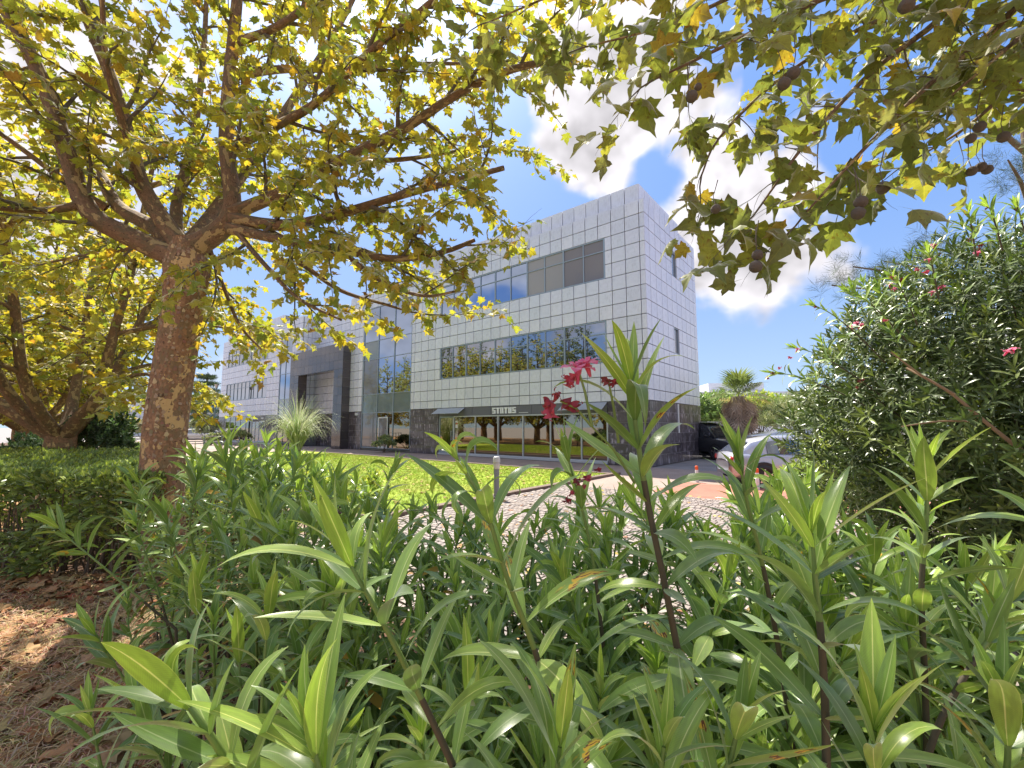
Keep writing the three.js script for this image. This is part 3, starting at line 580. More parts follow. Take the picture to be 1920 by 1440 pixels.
function twig(p, dir, len, r, level, o, out) {
  const n = 4, pts = [p.clone()], d = dir.clone();
  for (let i = 0; i < n; i++) { d.addScaledVector(randDir(), 0.2); d.y += o.sag * (level + 1) * 0.5; d.normalize(); pts.push(pts[i].clone().addScaledVector(d, len / n)); }
  if (o.keep && !o.keep(pts[n])) return;
  out.twigs.push(tube(pts, [r, r * 0.8, r * 0.62, r * 0.45, r * 0.25], level === 0 ? 5 : 4));
  if (level < o.last) shoots(pts, r, r * 0.3, level + 1, o, out, 0.2);
  if (level >= o.last - 1) {
    let a = rr(0, 6);
    for (let s = 0.15; s <= 1.0; s += o.leafGap / len * rr(0.7, 1.3)) {
      const k = Math.min(n - 1, Math.floor(s * n)), q = pts[k].clone().lerp(pts[k + 1], s * n - k), td = pts[k + 1].clone().sub(pts[k]).normalize(); a += 2.6;
      const axis = td.multiplyScalar(0.5).add(V(Math.cos(a), rr(-0.75, 0.35), Math.sin(a)).multiplyScalar(0.8)).normalize(), size = rr(o.leaf[0], o.leaf[1]);
      const nrm = V(rr(-0.7, 0.7), rr(0.35, 1), rr(-0.7, 0.7)).normalize();
      const lp = q.addScaledVector(axis, 0.4 * size);
      if (!o.keepLeaf || o.keepLeaf(lp)) out.leaves.push({ p: lp, axis, nrm, size });
    }
  }
}
function finishTree(g, out, colors, weights, nSingle, offset) {
  const base = g.position;
  if (out.twigs.length) { const m = part(g, 'twigs', mergeGeometries(out.twigs), TWIG_BARK); m.userData.kind = 'stuff'; }
  const cam = V(0, EYE, 0), tot = weights.reduce((a, b) => a + b);
  for (const l of out.leaves) { let k = R() * tot, i = 0; while (k > weights[i]) k -= weights[i++]; l.c = Math.min(i, colors.length - 1); const w = l.p.clone().add(offset ?? base); l.k = inFrame(w) ? l.size / w.distanceTo(cam) : 0; l.v = Math.floor(R() * PLANE_LEAF.length); }
  out.leaves.sort((a, b) => b.k - a.k);
  const mats = plMats(colors, PL_T), rest = PLANE_LEAF.map(() => []);
  out.leaves.forEach((l, i) => {
    const m = basis(l.p, l.axis, l.nrm, l.size);
    if (i < nSingle && l.k > 0) { const o = part(g, 'leaf', PLANE_LEAF[l.v], mats[l.c]); o.applyMatrix4(m); }
    else { const c = colors[l.c], q = rr(0.82, 1.18); rest[l.v].push({ m, c: rgb(c[0] * q, c[1] * q, c[2] * q) }); }
  });
  const fm = leafMat([1, 1, 1], PL_T, 0.25, TX.vein);
  rest.forEach((list, v) => { if (list.length) stuffPart(g, 'foliage', PLANE_LEAF[v], fm, list); });
  return out.leaves.length;
}
const local = (pts, base) => pts.map((p) => p.clone().sub(base));

// the near plane tree
{
  seedTo(101);
  const base = at(304, 1075, 5.05); base.y = 0;
  const g = thing('plane_tree', 'large plane tree with mottled flaking bark and yellowing leaves beside the clipped hedge', 'tree', null, base);
  const fork = at(345, 468, 5.0);
  const tr = local([V(base.x - 0.06, -0.1, base.z), V(base.x, 0.25, base.z), at(303, 960, 5.05), at(311, 800, 5.05), at(328, 680, 5.04), at(343, 575, 5.02), at(350, 510, 5.0), at(350, 450, 5.0)], base);
  const trunk = part(g, 'trunk', tube(curvePts(tr, 40), Array.from({ length: 41 }, (_, i) => { const k = i / 40; return k < 0.12 ? lerp(0.265, 0.215, k / 0.12) : k < 0.74 ? lerp(0.215, 0.2, (k - 0.12) / 0.62) : k < 0.88 ? lerp(0.2, 0.235, (k - 0.74) / 0.14) : lerp(0.235, 0.14, (k - 0.88) / 0.12); }), 28, 0.09, 3), BARK);
  {   // thin plates of bark, lifting off
    const poly = new THREE.BufferGeometry(), P = [0, 0, 0.12], I = []; for (let i = 0; i < 7; i++) { const a = i * 0.9, r = [1, 0.62, 0.9, 0.7, 1.05, 0.6, 0.85][i]; P.push(Math.cos(a) * r * 0.62, Math.sin(a) * r, 0.02 * (i % 3)); I.push(0, i + 1, (i + 1) % 7 + 1); }
    poly.setAttribute('position', new THREE.Float32BufferAttribute(P, 3)); poly.setIndex(I); poly.computeVertexNormals();
    const list = [], tp = trunk.geometry.attributes.position, tnn = trunk.geometry.attributes.normal;
    for (let i = 0; i < 1500; i++) { const k = Math.floor(R() * (tp.count - 60)) + 20, w = rr(0, 1), q = V(tp.getX(k), tp.getY(k), tp.getZ(k)).lerp(V(tp.getX(k + 29), tp.getY(k + 29), tp.getZ(k + 29)), w), nn = V(tnn.getX(k), tnn.getY(k), tnn.getZ(k)), c = R();
      const s = rr(0.012, 0.042) * (c < 0.12 ? 1.25 : 1), col = c < 0.12 ? rgb(0.52, 0.40, 0.22) : c < 0.3 ? rgb(0.30, 0.22, 0.14) : c < 0.75 ? rgb(0.24 * rr(0.8, 1.2), 0.15 * rr(0.8, 1.2), 0.09) : rgb(0.36, 0.25, 0.16);
      list.push({ m: basis(q.addScaledVector(nn, 0.001), V(rr(-0.4, 0.4), 1, rr(-0.4, 0.4)), nn.clone().add(randDir().multiplyScalar(0.12)), s), c: col }); }
    stuffPart(g, 'bark_flakes', poly, std(0xffffff, 0.85), list);
  }
  // limbs: [r at start, r at end, [direction and distance of each bend]]
  const limbs = [
    [0.20, 0.05, [[345, 490, 5], [255, 450, 4.9], [170, 400, 4.75], [130, 300, 4.65], [85, 165, 4.5], [20, 30, 4.3], [-70, -130, 4.2]]],
    [0.16, 0.04, [[345, 470, 5.05], [285, 425, 5.3], [220, 385, 5.6], [175, 300, 5.9], [110, 190, 6.2], [20, 60, 6.4], [-60, -60, 6.6]]],
    [0.17, 0.045, [[345, 470, 5], [300, 405, 5], [265, 345, 5], [245, 270, 5], [210, 150, 4.9], [165, 40, 4.8], [120, -110, 4.6]]],
    [0.19, 0.05, [[355, 470, 5], [425, 420, 5], [436, 385, 5], [424, 270, 5], [432, 130, 5], [445, 0, 4.9], [452, -150, 4.7]]],
    [0.12, 0.03, [[436, 400, 5], [520, 365, 5], [640, 300, 4.9], [760, 240, 4.7], [860, 175, 4.5], [960, 130, 4.3], [1060, 110, 4.1]]],
    [0.11, 0.025, [[430, 410, 5], [540, 422, 4.8], [640, 400, 4.6], [740, 370, 4.45], [850, 340, 4.3], [945, 315, 4.15]]],
    [0.10, 0.02, [[420, 425, 5], [530, 450, 4.8], [640, 470, 4.6], [750, 485, 4.5], [840, 470, 4.4], [890, 450, 4.3]]],
    [0.15, 0.04, [[350, 465, 5.15], [400, 400, 5.7], [480, 290, 6.3], [560, 170, 6.9], [640, 40, 7.4], [700, -80, 7.6]]],
    [0.09, 0.025, [[424, 280, 5], [500, 245, 4.8], [590, 195, 4.55], [690, 100, 4.2], [790, 20, 3.9], [880, -60, 3.6]]],
    [0.08, 0.025, [[440, 80, 4.95], [520, 50, 4.7], [600, -10, 4.4], [680, -90, 4.1]]],
    [0.07, 0.02, [[150, 385, 4.7], [80, 395, 4.5], [0, 390, 4.3], [-110, 380, 4.0]]],
    [0.07, 0.02, [[200, 390, 5.5], [110, 330, 5.2], [0, 250, 4.9], [-100, 190, 4.6]]],
    [0.05, 0.012, [[440, 430, 4.95], [500, 500, 4.75], [560, 560, 4.6], [640, 600, 4.5]]],
    [0.045, 0.012, [[390, 460, 5.1], [420, 540, 5.25], [450, 610, 5.3], [490, 655, 5.3]]],
    [0.045, 0.012, [[640, 470, 4.6], [720, 530, 4.45], [800, 555, 4.35], [860, 545, 4.3]]],
    [0.05, 0.012, [[560, 490, 4.8], [640, 545, 4.9], [720, 570, 4.95], [770, 585, 4.95]]],
    [0.14, 0.03, [[340, 480, 5.1], [330, 400, 5.6], [360, 270, 6.2], [380, 120, 6.6], [390, -60, 6.8]]],
    [0.09, 0.02, [[432, 140, 5], [530, 130, 5.3], [640, 130, 5.6], [760, 120, 5.7], [900, 120, 5.6]]],
    [0.08, 0.02, [[265, 350, 5], [230, 230, 4.5], [200, 120, 4.1], [190, -40, 3.7]]],
    [0.06, 0.015, [[640, 300, 4.9], [740, 300, 5.2], [820, 290, 5.4], [890, 275, 5.5]]],
    [0.05, 0.012, [[300, 440, 5.4], [230, 470, 5.9], [150, 480, 6.3], [60, 500, 6.5]]],
  ];
  const out = { twigs: [], leaves: [] };
  const o = { gap: [0.34, 0.26, 0.2], len: [1.15, 0.62], rad: [0.028, 0.009], last: 1, sag: -0.07, leafGap: 0.04, leaf: [0.06, 0.128],
    keepLeaf: (p) => { const w = p.clone().add(base); const f = -w.z * CP + (w.y - EYE) * SP; if (f < 1.2) return false; return w.y > 2.3 + 0.12 * clamp(w.x + 3.5, 0, 4) && w.x < (w.y < 3.7 ? 0.0 : w.y < 4.7 ? 0.4 : 1.4) + rr(-0.5, 0.15); },
    keep: (p) => p.y + base.y > 2.35 + 0.12 * clamp(p.x + base.x + 3.5, 0, 4) && p.x + base.x < (p.y < 4.7 ? 0.35 : 1.2) };
  const ends = [];
  for (const [q0, r1, pp] of limbs) {
    const r0 = q0 * 0.72;
    const raw = local(pp.map(([x, y, d]) => at(x, y, d)), base), pts = curvePts(raw, 18);
    if (q0 >= 0.14) ends.push(pts[18]);
    part(g, 'limb', tube(pts, pts.map((_, i) => lerp(r0, r1, Math.pow(i / 18, 0.7)) * (i === 0 ? 1.25 : 1)), r0 > 0.1 ? 12 : 8, 0.08, r0 * 90), BARK_LIMB);
    shoots(pts, r0, r1, 0, o, out, r0 > 0.1 ? 0.16 : 0.08);
  }
  // the crown's top, above the frame
  ends.forEach((e, k) => {
    for (let i = 0; i < 2; i++) {
      const a = k * 1.3 + i * 2.1, rise = Math.max(0.8, 8.6 + rr(-0.6, 0.6) - e.y), pts = curvePts([e.clone(), e.clone().add(V(Math.cos(a) * 0.4, rise * 0.5, Math.sin(a) * 0.4)), e.clone().add(V(Math.cos(a) * 0.9, rise, Math.sin(a) * 0.9))], 8);
      part(g, 'limb', tube(pts, pts.map((_, q) => lerp(0.035, 0.01, q / 8)), 6), BARK_LIMB);
      shoots(pts, 0.05, 0.012, 0, { ...o, leafGap: 0.13 }, out, 0.1);
    }
  });
  console.log('near tree leaves', finishTree(g, out, PL_YELLOW, [4, 4.6, 2.4, 4, 0.8, 2.2, 0.3], 300));
}
// plane trees of the row: low forked trunk, round crown; one is built and copied
function rowTree(label, base, turn, scale, nSingle, sd, colors = PL_YELLOW, weights = [4.5, 4.5, 2.4, 3, 0.8, 1.6, 0.3]) {
  seedTo(sd);
  const g = thing('plane_tree', label, 'tree', 'row of plane trees along the hedge', base, 0);
  const out = { twigs: [], leaves: [] }, turnV = (v) => v.applyAxisAngle(V(0, 1, 0), turn).multiplyScalar(scale);
  const tp = [V(0, -0.1, 0), V(0.03, 0.6, 0), V(0, 1.25, 0.02), V(0.02, 1.75, 0)].map(turnV);
  part(g, 'trunk', tube(curvePts(tp, 14), Array.from({ length: 15 }, (_, i) => lerp(0.33, 0.27, i / 14) * scale), 16, 0.1, 6), BARK);
  const arms = [[-1.6, 2.6, 0.3, 0.19], [1.25, 2.5, 0.5, 0.18], [-0.7, 2.9, -0.9, 0.17], [0.5, 3.0, -0.6, 0.17], [0.3, 2.8, 1.2, 0.16], [-0.5, 2.9, 1.0, 0.15]];
  const o = { gap: [0.42, 0.3], len: [1.35, 0.7], rad: [0.03, 0.01], last: 1, sag: -0.06, leafGap: 0.075, leaf: [0.12, 0.19], keepLeaf: (p) => p.y > 1.9 * scale };
  for (const [x, y, z, r] of arms) {
    const k = Math.hypot(x, z), ux = x / k, uz = z / k;
    const main = curvePts([V(0, 1.5, 0), V(x * 0.5, 2.0, z * 0.5), V(x, y, z), V(x + ux * 0.4, y + 1.4, z + uz * 0.4), V(x + ux * 0.9, y + 3.0, z + uz * 0.9), V(x + ux * 1.3, y + 4.6 + rr(-0.5, 0.6), z + uz * 1.3), V(x + ux * 1.4, y + 5.9 + rr(-0.6, 0.6), z + uz * 1.4)].map(turnV), 20);
    part(g, 'limb', tube(main, main.map((_, i) => lerp(r, 0.03, Math.pow(i / 20, 0.8)) * scale), 9, 0.1, r * 70), BARK_LIMB);
    shoots(main, r, 0.03, 0, o, out, 0.22);
    for (let j = 0; j < 4; j++) {   // side limbs spreading out
      const a = Math.atan2(z, x) + rr(-0.9, 0.9), st = main[7 + j * 3].clone(), len = rr(1.8, 2.7) * scale, q = curvePts([st, st.clone().add(V(Math.cos(a) * len * 0.5, 0.35, Math.sin(a) * len * 0.5)), st.clone().add(V(Math.cos(a) * len, 0.25 - 0.2 * (j === 0 ? 3 : 0), Math.sin(a) * len))], 8);
      part(g, 'limb', tube(q, q.map((_, i) => lerp(0.06, 0.015, i / 8)), 6), BARK_LIMB);
      shoots(q, 0.05, 0.014, 0, o, out, 0.12);
    }
  }
  console.log('row tree leaves', finishTree(g, out, colors, weights, nSingle));
  return g;
}
const second = rowTree('low forking plane tree with pale trunk rising behind the clipped hedge', at(108, 900, 9.9).setY(0), 0, 0.95, 300, 201);
{
  const proto = rowTree('yellow plane tree farther along the row beyond the forking one', at(43, 880, 17).setY(0), 1.4, 1.0, 0, 203);
  const more = [[32, 1.6, 2.2, 1.08], [41, 1.5, 4.0, 0.95], [50, 1.7, 5.2, 1.05]];
  for (const [t, n, turn, s] of more) { const c = proto.clone(); c.name = numbered('plane_tree'); c.position.copy(tn(t, n)); c.rotation.y = turn; c.scale.setScalar(s); scene.add(c); }
  // greener trees across the street, which the window glass mirrors
  const green = rowTree('tall green street tree across the road mirrored in the office windows', tn(21, -5), 0.6, 1.2, 0, 205, [[0.2, 0.27, 0.05], [0.15, 0.22, 0.045], [0.27, 0.32, 0.05]], [3, 3, 2]);
  green.userData.group = 'street trees across the road';
  for (const [t, n, turn, s] of [[28.5, -5.5, 3.0, 1.05], [36, -5, 4.4, 0.95], [43, -5.5, 5.6, 1.05]]) { const c = green.clone(); c.name = numbered('plane_tree'); c.position.copy(tn(t, n)); c.rotation.y = turn; c.scale.setScalar(s); scene.add(c); }
}
// the plane tree beside the viewpoint: its boughs reach across the sky
{
  seedTo(301);
  const base = V(2.9, 0, 0.9);
  const g = thing('plane_tree', 'plane tree with olive green lobed leaves and hanging seed balls on overhanging boughs', 'tree', null, base);
  const tp = curvePts([V(0, -0.1, 0), V(0.02, 1.2, 0), V(-0.05, 2.5, -0.03), V(-0.05, 3.7, -0.05)], 16);
  part(g, 'trunk', tube(tp, tp.map((_, i) => lerp(0.34, 0.24, i / 16)), 18, 0.09, 8), BARK);
  const top = V(2.85, 3.6, 0.85);
  const boughs = [
    [0.04, [[1790, 10, 2.4], [1640, 130, 2.3], [1510, 270, 2.2], [1430, 380, 2.15]]],
    [0.04, [[1880, 40, 2.3], [1740, 160, 2.2], [1610, 290, 2.15], [1510, 400, 2.1]]],
    [0.04, [[1700, -90, 2.4], [1490, 20, 2.3], [1340, 95, 2.2], [1225, 150, 2.15]]],
    [0.04, [[1980, 80, 2.6], [1890, 170, 2.6], [1810, 240, 2.6], [1730, 290, 2.6]]],
    [0.04, [[1620, -140, 2.7], [1400, -20, 2.7], [1240, 50, 2.6], [1090, 90, 2.6]]],
    [0.04, [[1500, -240, 2.9], [1250, -110, 2.9], [1060, -20, 2.9], [920, 40, 3.0]]],
    [0.035, [[1800, -30, 2.8], [1620, 50, 2.8], [1460, 150, 2.7], [1340, 270, 2.6], [1315, 330, 2.55]]],
    [0.035, [[2000, 0, 2.4], [1900, 80, 2.2], [1830, 140, 2.1], [1770, 190, 2.1]]],
    [0.035, [[2050, 110, 2.9], [1950, 170, 2.9], [1880, 160, 3.0], [1790, 110, 3.0]]],
  ];
  const out = { twigs: [], leaves: [] };
  const o = { gap: [0.2, 0.17], len: [0.42, 0.22], rad: [0.007, 0.0035], last: 1, sag: -0.1, leafGap: 0.115, leaf: [0.08, 0.175], keepLeaf: (p) => { const w = p.clone().add(base); return w.distanceTo(V(0, EYE, 0)) > 1.15 && -w.z > 0.9; } };
  for (const [r, pp] of boughs) {
    const tips = pp.map(([x, y, d]) => at(x, y, d)), raw = [top.clone(), top.clone().lerp(tips[0], 0.5).add(V(0, 0.55, 0)), ...tips];
    const pts = curvePts(local(raw, base), 22);
    part(g, 'bough', tube(pts, pts.map((_, i) => lerp(r, 0.005, Math.pow(i / 22, 0.6))), 7), BARK_LIMB);
    shoots(pts, r * 0.5, 0.006, 0, o, out, 0.42);
  }
  console.log('over tree leaves', out.leaves.length);
  finishTree(g, out, PL_OLIVE, [4, 3.4, 3, 2.4, 2, 0.5], 300);
  // the rest of its crown, above and behind the viewpoint
  const crown = { twigs: [], leaves: [] }, oc = { gap: [0.5, 0.36], len: [1.3, 0.7], rad: [0.03, 0.01], last: 1, sag: -0.05, leafGap: 0.3, leaf: [0.14, 0.2], keepLeaf: (p) => { const w = p.clone().add(base); return !(inFrame(w, 60)); } };
  for (let i = 0; i < 6; i++) { const a = i * 1.05 - 1.6, q = curvePts([V(-0.05, 3.5, -0.05), V(Math.cos(a) * 1.0, 4.4, Math.sin(a) * 1.0), V(Math.cos(a) * 1.8, 6, Math.sin(a) * 1.8), V(Math.cos(a) * 2.3, 8.0, Math.sin(a) * 2.3)], 12); if (q.some((p) => inFrame(p.clone().add(base), 40))) continue; part(g, 'limb', tube(q, q.map((_, k) => lerp(0.13, 0.03, k / 12)), 8), BARK_LIMB); shoots(q, 0.1, 0.03, 0, oc, crown, 0.3); }
  finishTree(g, crown, PL_OLIVE, [4, 3.4, 3, 2.4, 2, 0.5], 0);
  // seed balls on thin stalks
  const ballG = new THREE.IcosahedronGeometry(1, 3), bp = ballG.attributes.position;
  for (let i = 0; i < bp.count; i++) { const v = V(bp.getX(i), bp.getY(i), bp.getZ(i)), k = 1 + 0.12 * (noise3(v.x * 9 + 4, v.y * 9, v.z * 9) - 0.5); bp.setXYZ(i, v.x * k, v.y * k, v.z * k); }
  ballG.computeVertexNormals();
  const ballM = std(rgb(0.105, 0.085, 0.07), 0.95);
  const balls = [[1297, 181, 2.0, 14], [1309, 163, 2.0, 8], [1470, 157, 1.9, 16], [1488, 137, 1.9, 16], [1656, 352, 1.9, 19], [1614, 379, 1.9, 18], [1609, 400, 1.9, 17], [1837, 238, 2.2, 22], [1882, 257, 2.2, 22], [1820, 260, 2.2, 10], [1822, 321, 2.5, 10], [1839, 313, 2.5, 10], [1851, 318, 2.5, 10], [1420, 478, 1.9, 11], [1417, 500, 1.9, 13], [1700, 10, 1.6, 26], [1342, 392, 2.0, 10]];
  for (const [x, y, d, rp] of balls) {
    const c = at(x, y, d).sub(base), r = Math.min(0.019, rp * d / FOCAL * 0.62) * 1.5, o2 = part(g, 'seed_ball', ballG, ballM); o2.position.copy(c); o2.scale.setScalar(r); o2.rotation.y = rr(0, 6);
    part(o2, 'stalk', tube([V(0, 0.9, 0), V(0.4, 3, 0.3), V(rr(-1, 1), 6.5, rr(-1, 1))], [0.08, 0.08, 0.1], 4), TWIG_BARK);
  }
}
// ---------- hedges, shrubs, oleanders ----------
function shrub(name, label, cat, group, base, o) {
  seedTo(o.seed);
  const g = thing(name, label, cat, group, base), list = [], lobes = [];
  for (let i = 0; i < (o.lobes ?? 12); i++) { const d = randDir(); d.y = Math.abs(d.y) * 1.1 - 0.35; lobes.push({ c: V(d.x * o.rx * 0.62, o.cy + d.y * o.ry * 0.62, d.z * o.rz * 0.62), r: rr(0.3, 0.46) }); }
  for (let i = 0; i < o.count; i++) {
    const l = pick(lobes), d = randDir(); if (d.y < -0.3) d.y *= -1;
    const k = Math.pow(R(), 0.4), p = l.c.clone().add(V(d.x * o.rx * l.r * k, d.y * o.ry * l.r * k, d.z * o.rz * l.r * k));
    if (p.y < 0.05) continue;
    const axis = V(p.x / o.rx, (p.y - o.cy) / o.ry + 0.45, p.z / o.rz).add(randDir().multiplyScalar(0.6)).normalize(), c = pick(o.colors), q = rr(0.75, 1.25);
    list.push({ m: basis(p, axis, randDir(), o.size * rr(0.7, 1.25)), c: rgb(c[0] * q, c[1] * q, c[2] * q) });
  }
  const stems = [];
  for (let i = 0; i < (o.stems ?? 7); i++) { const l = pick(lobes), e = l.c; stems.push(tube([V(rr(-0.1, 0.1) * o.rx, 0, rr(-0.1, 0.1) * o.rz), V(e.x * 0.4, e.y * 0.5, e.z * 0.4), e], [0.02, 0.015, 0.008].map((r) => r * (o.stemScale ?? 1)), 5)); }
  part(g, 'stems', mergeGeometries(stems), TWIG).userData.kind = 'stuff';
  stuffPart(g, 'foliage', o.geo ?? SPRIG_OVAL, o.mat ?? leafMat([1, 1, 1], 0.35, 0.4, null), list);
  return g;
}
// clipped hedge left of the near tree
{
  seedTo(401);
  const g = thing('clipped_hedge', 'clipped dark green hedge with small oval leaves left of the mottled tree trunk', 'hedge');
  const cols = [[0.55, 0.55, 0.42], [0.42, 0.44, 0.36], [0.72, 0.68, 0.42], [1.1, 0.98, 0.45], [0.56, 0.54, 0.44]];
  const leaves = [], front = (x) => 4.75 + 0.1 * Math.max(0, -3.7 - x), edge = (f) => -0.79 * f;
  const topAt = (x, f) => 1.16 + 0.1 * (fbm3(x * 1.6, f * 1.6, 2, 3) - 0.5) * 2;
  const put = (x, f, y, out, size) => leaves.push({ p: V(x, y, -f), axis: out.clone().add(randDir().multiplyScalar(0.75)).normalize(), nrm: V(0, 1, 0).add(randDir().multiplyScalar(0.7)), size, c: Math.floor(R() * 5) });
  const outN = V(0, 0, 1);
  for (let i = 0; i < 17000; i++) { const f = 4.8 + 5.4 * Math.pow(R(), 1.5), x = rr(-1.28, -0.79) * f; if (f < front(x)) continue; put(x, f, topAt(x, f) - Math.pow(R(), 2) * 0.2, V(0, 1, 0), rr(0.05, 0.085) * (1 + (f - 4.8) * 0.05)); }
  for (let i = 0; i < 5200; i++) { const x = rr(-6.8, -3.7), y = rr(0.06, 1.12), gap = fbm3(x * 2.2, y * 3.2, 8, 3); if (gap < 0.47) continue; put(x, front(x) + Math.pow(R(), 1.5) * 0.3 - 0.08 * gap, y, outN.clone().add(V(0, 0.3, 0)), rr(0.065, 0.11)); }
  for (let i = 0; i < 3000; i++) { const x = rr(-6.8, -3.7); put(x, front(x) + 0.25 + Math.pow(R(), 0.8) * 1.2, rr(0.1, 1.0), V(0, 1, 0), rr(0.06, 0.09)); }
  for (let i = 0; i < 2500; i++) { const f = rr(4.8, 9.5); put(edge(f) - Math.pow(R(), 2) * 0.3, f, rr(0.1, 1.1), V(0.8, 0.3, 0.2), rr(0.05, 0.08)); }
  const stems = [];
  for (let i = 0; i < 230; i++) { const x = rr(-6.8, -3.8), f = front(x) + rr(0.15, 1.5), a = V(x, 0, -f), e = V(x + rr(-0.3, 0.3), rr(0.7, 1.1), -f + rr(-0.2, 0.3)); stems.push(tube([a, a.clone().lerp(e, 0.5).add(randDir().multiplyScalar(0.06)), e], [0.012, 0.009, 0.005], 4)); }
  part(g, 'stems', mergeGeometries(stems), TWIG).userData.kind = 'stuff';
  const cam = V(0, EYE, 0), mats = cols.map((c) => leafMat(c, 0.3, 0.6, TX.oleander));
  leaves.forEach((l) => { l.k = inFrame(l.p) ? l.size / l.p.distanceTo(cam) + (l.p.y > 1.05 ? 0 : 0.002) : 0; });
  leaves.sort((a, b) => b.k - a.k);
  const rest = [];
  leaves.forEach((l, i) => { const m = basis(l.p, l.axis, l.nrm, l.size); if (i < 300) part(g, 'leaf', oval, mats[l.c]).applyMatrix4(m); else { const c = cols[l.c], q = rr(0.8, 1.2); rest.push({ m, c: rgb(c[0] * q, c[1] * q, c[2] * q) }); } });
  stuffPart(g, 'foliage', oval, leafMat([1, 1, 1], 0.3, 0.6, TX.oleander), rest);
  // brown fallen leaves at its foot
  const fall = [];
  for (let i = 0; i < 3600; i++) { const x = rr(-7.5, -1.2), near = R() < 0.55, f = near ? front(x) - Math.abs(rr(-1, 1)) * rr(0, 0.8) + 0.15 : rr(1.8, 4.6), k = R(); if (x > -0.55 * f) continue; fall.push({ m: new THREE.Matrix4().compose(V(x, rr(0.012, 0.05), -f), new THREE.Quaternion().setFromEuler(new THREE.Euler(-Math.PI / 2 + rr(-0.6, 0.6), rr(-0.5, 0.5), rr(0, 6.28))), V(1, 1, 1).multiplyScalar(rr(0.05, 0.15))), c: k < 0.6 ? rgb(rr(0.22, 0.36), rr(0.09, 0.15), 0.045) : rgb(rr(0.3, 0.42), rr(0.2, 0.26), 0.1) }); }
  const strewn = [];
  for (let i = 0; i < 700; i++) { const onLawn = R() < 0.55, q = onLawn ? tn(rr(7.3, 18), rr(4.7, 13.5), 0.085) : tn(rr(-3, 6.8), rr(2.6, 11), 0.034), k = R(); strewn.push({ m: new THREE.Matrix4().compose(q, new THREE.Quaternion().setFromEuler(new THREE.Euler(-Math.PI / 2 + rr(-0.3, 0.3), rr(-0.3, 0.3), rr(0, 6.28))), V(1, 1, 1).multiplyScalar(rr(0.06, 0.12))), c: k < 0.5 ? rgb(0.4, 0.24, 0.1) : k < 0.8 ? rgb(0.5, 0.38, 0.1) : rgb(0.25, 0.12, 0.06) }); }
  const st = thing('strewn_leaves', 'yellow and brown leaves strewn over the lawn and the set stones', 'fallen leaves'); st.userData.kind = 'stuff';
  stuffPart(st, 'fallen_leaves', PLANE_LEAF[1], std(0xffffff, 0.85), strewn);
  const fl = thing('leaf_litter', 'reddish brown fallen leaves lying at the foot of the hedge', 'fallen leaves');
  fl.userData.kind = 'stuff';
  stuffPart(fl, 'fallen_leaves', PLANE_LEAF[3], std(0xffffff, 0.85), fall);
}
// oleanders: a stem with whorls of three lanceolate leaves
function oleanderStem(g, pts, o) {
  const n = 14, c = curvePts(pts, n), r = o.r ?? 0.006, split = Math.round(n * (o.brown ?? 0.5));
  const sA = c.slice(0, split + 1), sB = c.slice(split);
  if (sA.length > 1) part(g, 'stem', tube(sA, sA.map((_, i) => r * lerp(1.25, 1, i / split)), 7), STEM_BROWN);
  part(g, 'shoot', tube(sB, sB.map((_, i) => r * lerp(1, 0.5, i / Math.max(1, sB.length - 1))), 7), STEM_GREEN);
  const lens = [0]; for (let i = 1; i <= n; i++) lens.push(lens[i - 1] + c[i].distanceTo(c[i - 1]));
  const L = lens[n]; let spin = rr(0, 6.28), s = L, k = 0;
  while (s > L * (o.from ?? 0.2) && k < (o.max ?? 30)) {
    let i = 1; while (i < n && lens[i] < s) i++;
    const q = clamp((s - lens[i - 1]) / (lens[i] - lens[i - 1]), 0, 1), p = c[i - 1].clone().lerp(c[i], q), d = c[i].clone().sub(c[i - 1]).normalize();
    const side = d.clone().cross(V(0.2, 0.3, 1)).normalize(), up = d.clone().cross(side), nl = k === 0 ? 4 : 3;
    for (let j = 0; j < nl; j++) {
      if (k > 3 && R() < 0.16) continue;
      const a = spin + j * Math.PI * 2 / nl + rr(-0.25, 0.25), th = k === 0 ? rr(0.1, 0.45) : clamp(0.42 + k * 0.11 + rr(-0.22, 0.25), 0.3, 1.35);
      const out = side.clone().multiplyScalar(Math.cos(a)).addScaledVector(up, Math.sin(a)), axis = d.clone().multiplyScalar(Math.cos(th)).addScaledVector(out, Math.sin(th)).normalize();
      const nrm = d.clone().multiplyScalar(Math.sin(th)).addScaledVector(out, -Math.cos(th)).add(randDir().multiplyScalar(0.12));
      const len = o.leaf * (k === 0 ? rr(0.55, 0.8) : rr(0.66, 1.2)) * (k < 3 ? o.tip ?? 1 : 1), y = R();
      const mat = k < 2 && R() < 0.6 ? pick(OL_YOUNG) : y < (o.yellow ?? 0) && k > 4 ? pick(OL_YELLOW) : y > 0.955 ? OL_SPOT : y > 0.925 && k > 5 && o.dead ? pick(OL_DEAD) : pick(OL);
      const geo = OL_DEAD.includes(mat) ? pick(OL_CURL) : k < 3 && R() < (o.curl ?? 0.05) ? pick(OL_CURL) : k < 1 ? pick([OL_LEAF[0], OL_LEAF[4], OL_LEAF[1]]) : pick(OL_LEAF);
      part(g, 'leaf', geo, mat).applyMatrix4(basis(p, axis, nrm, len));
    }
    spin += Math.PI / 3; s -= (o.gap ?? 0.05) * (k === 0 ? 0.45 : k === 1 ? 0.75 : rr(0.85, 1.2)); k++;
  }
}
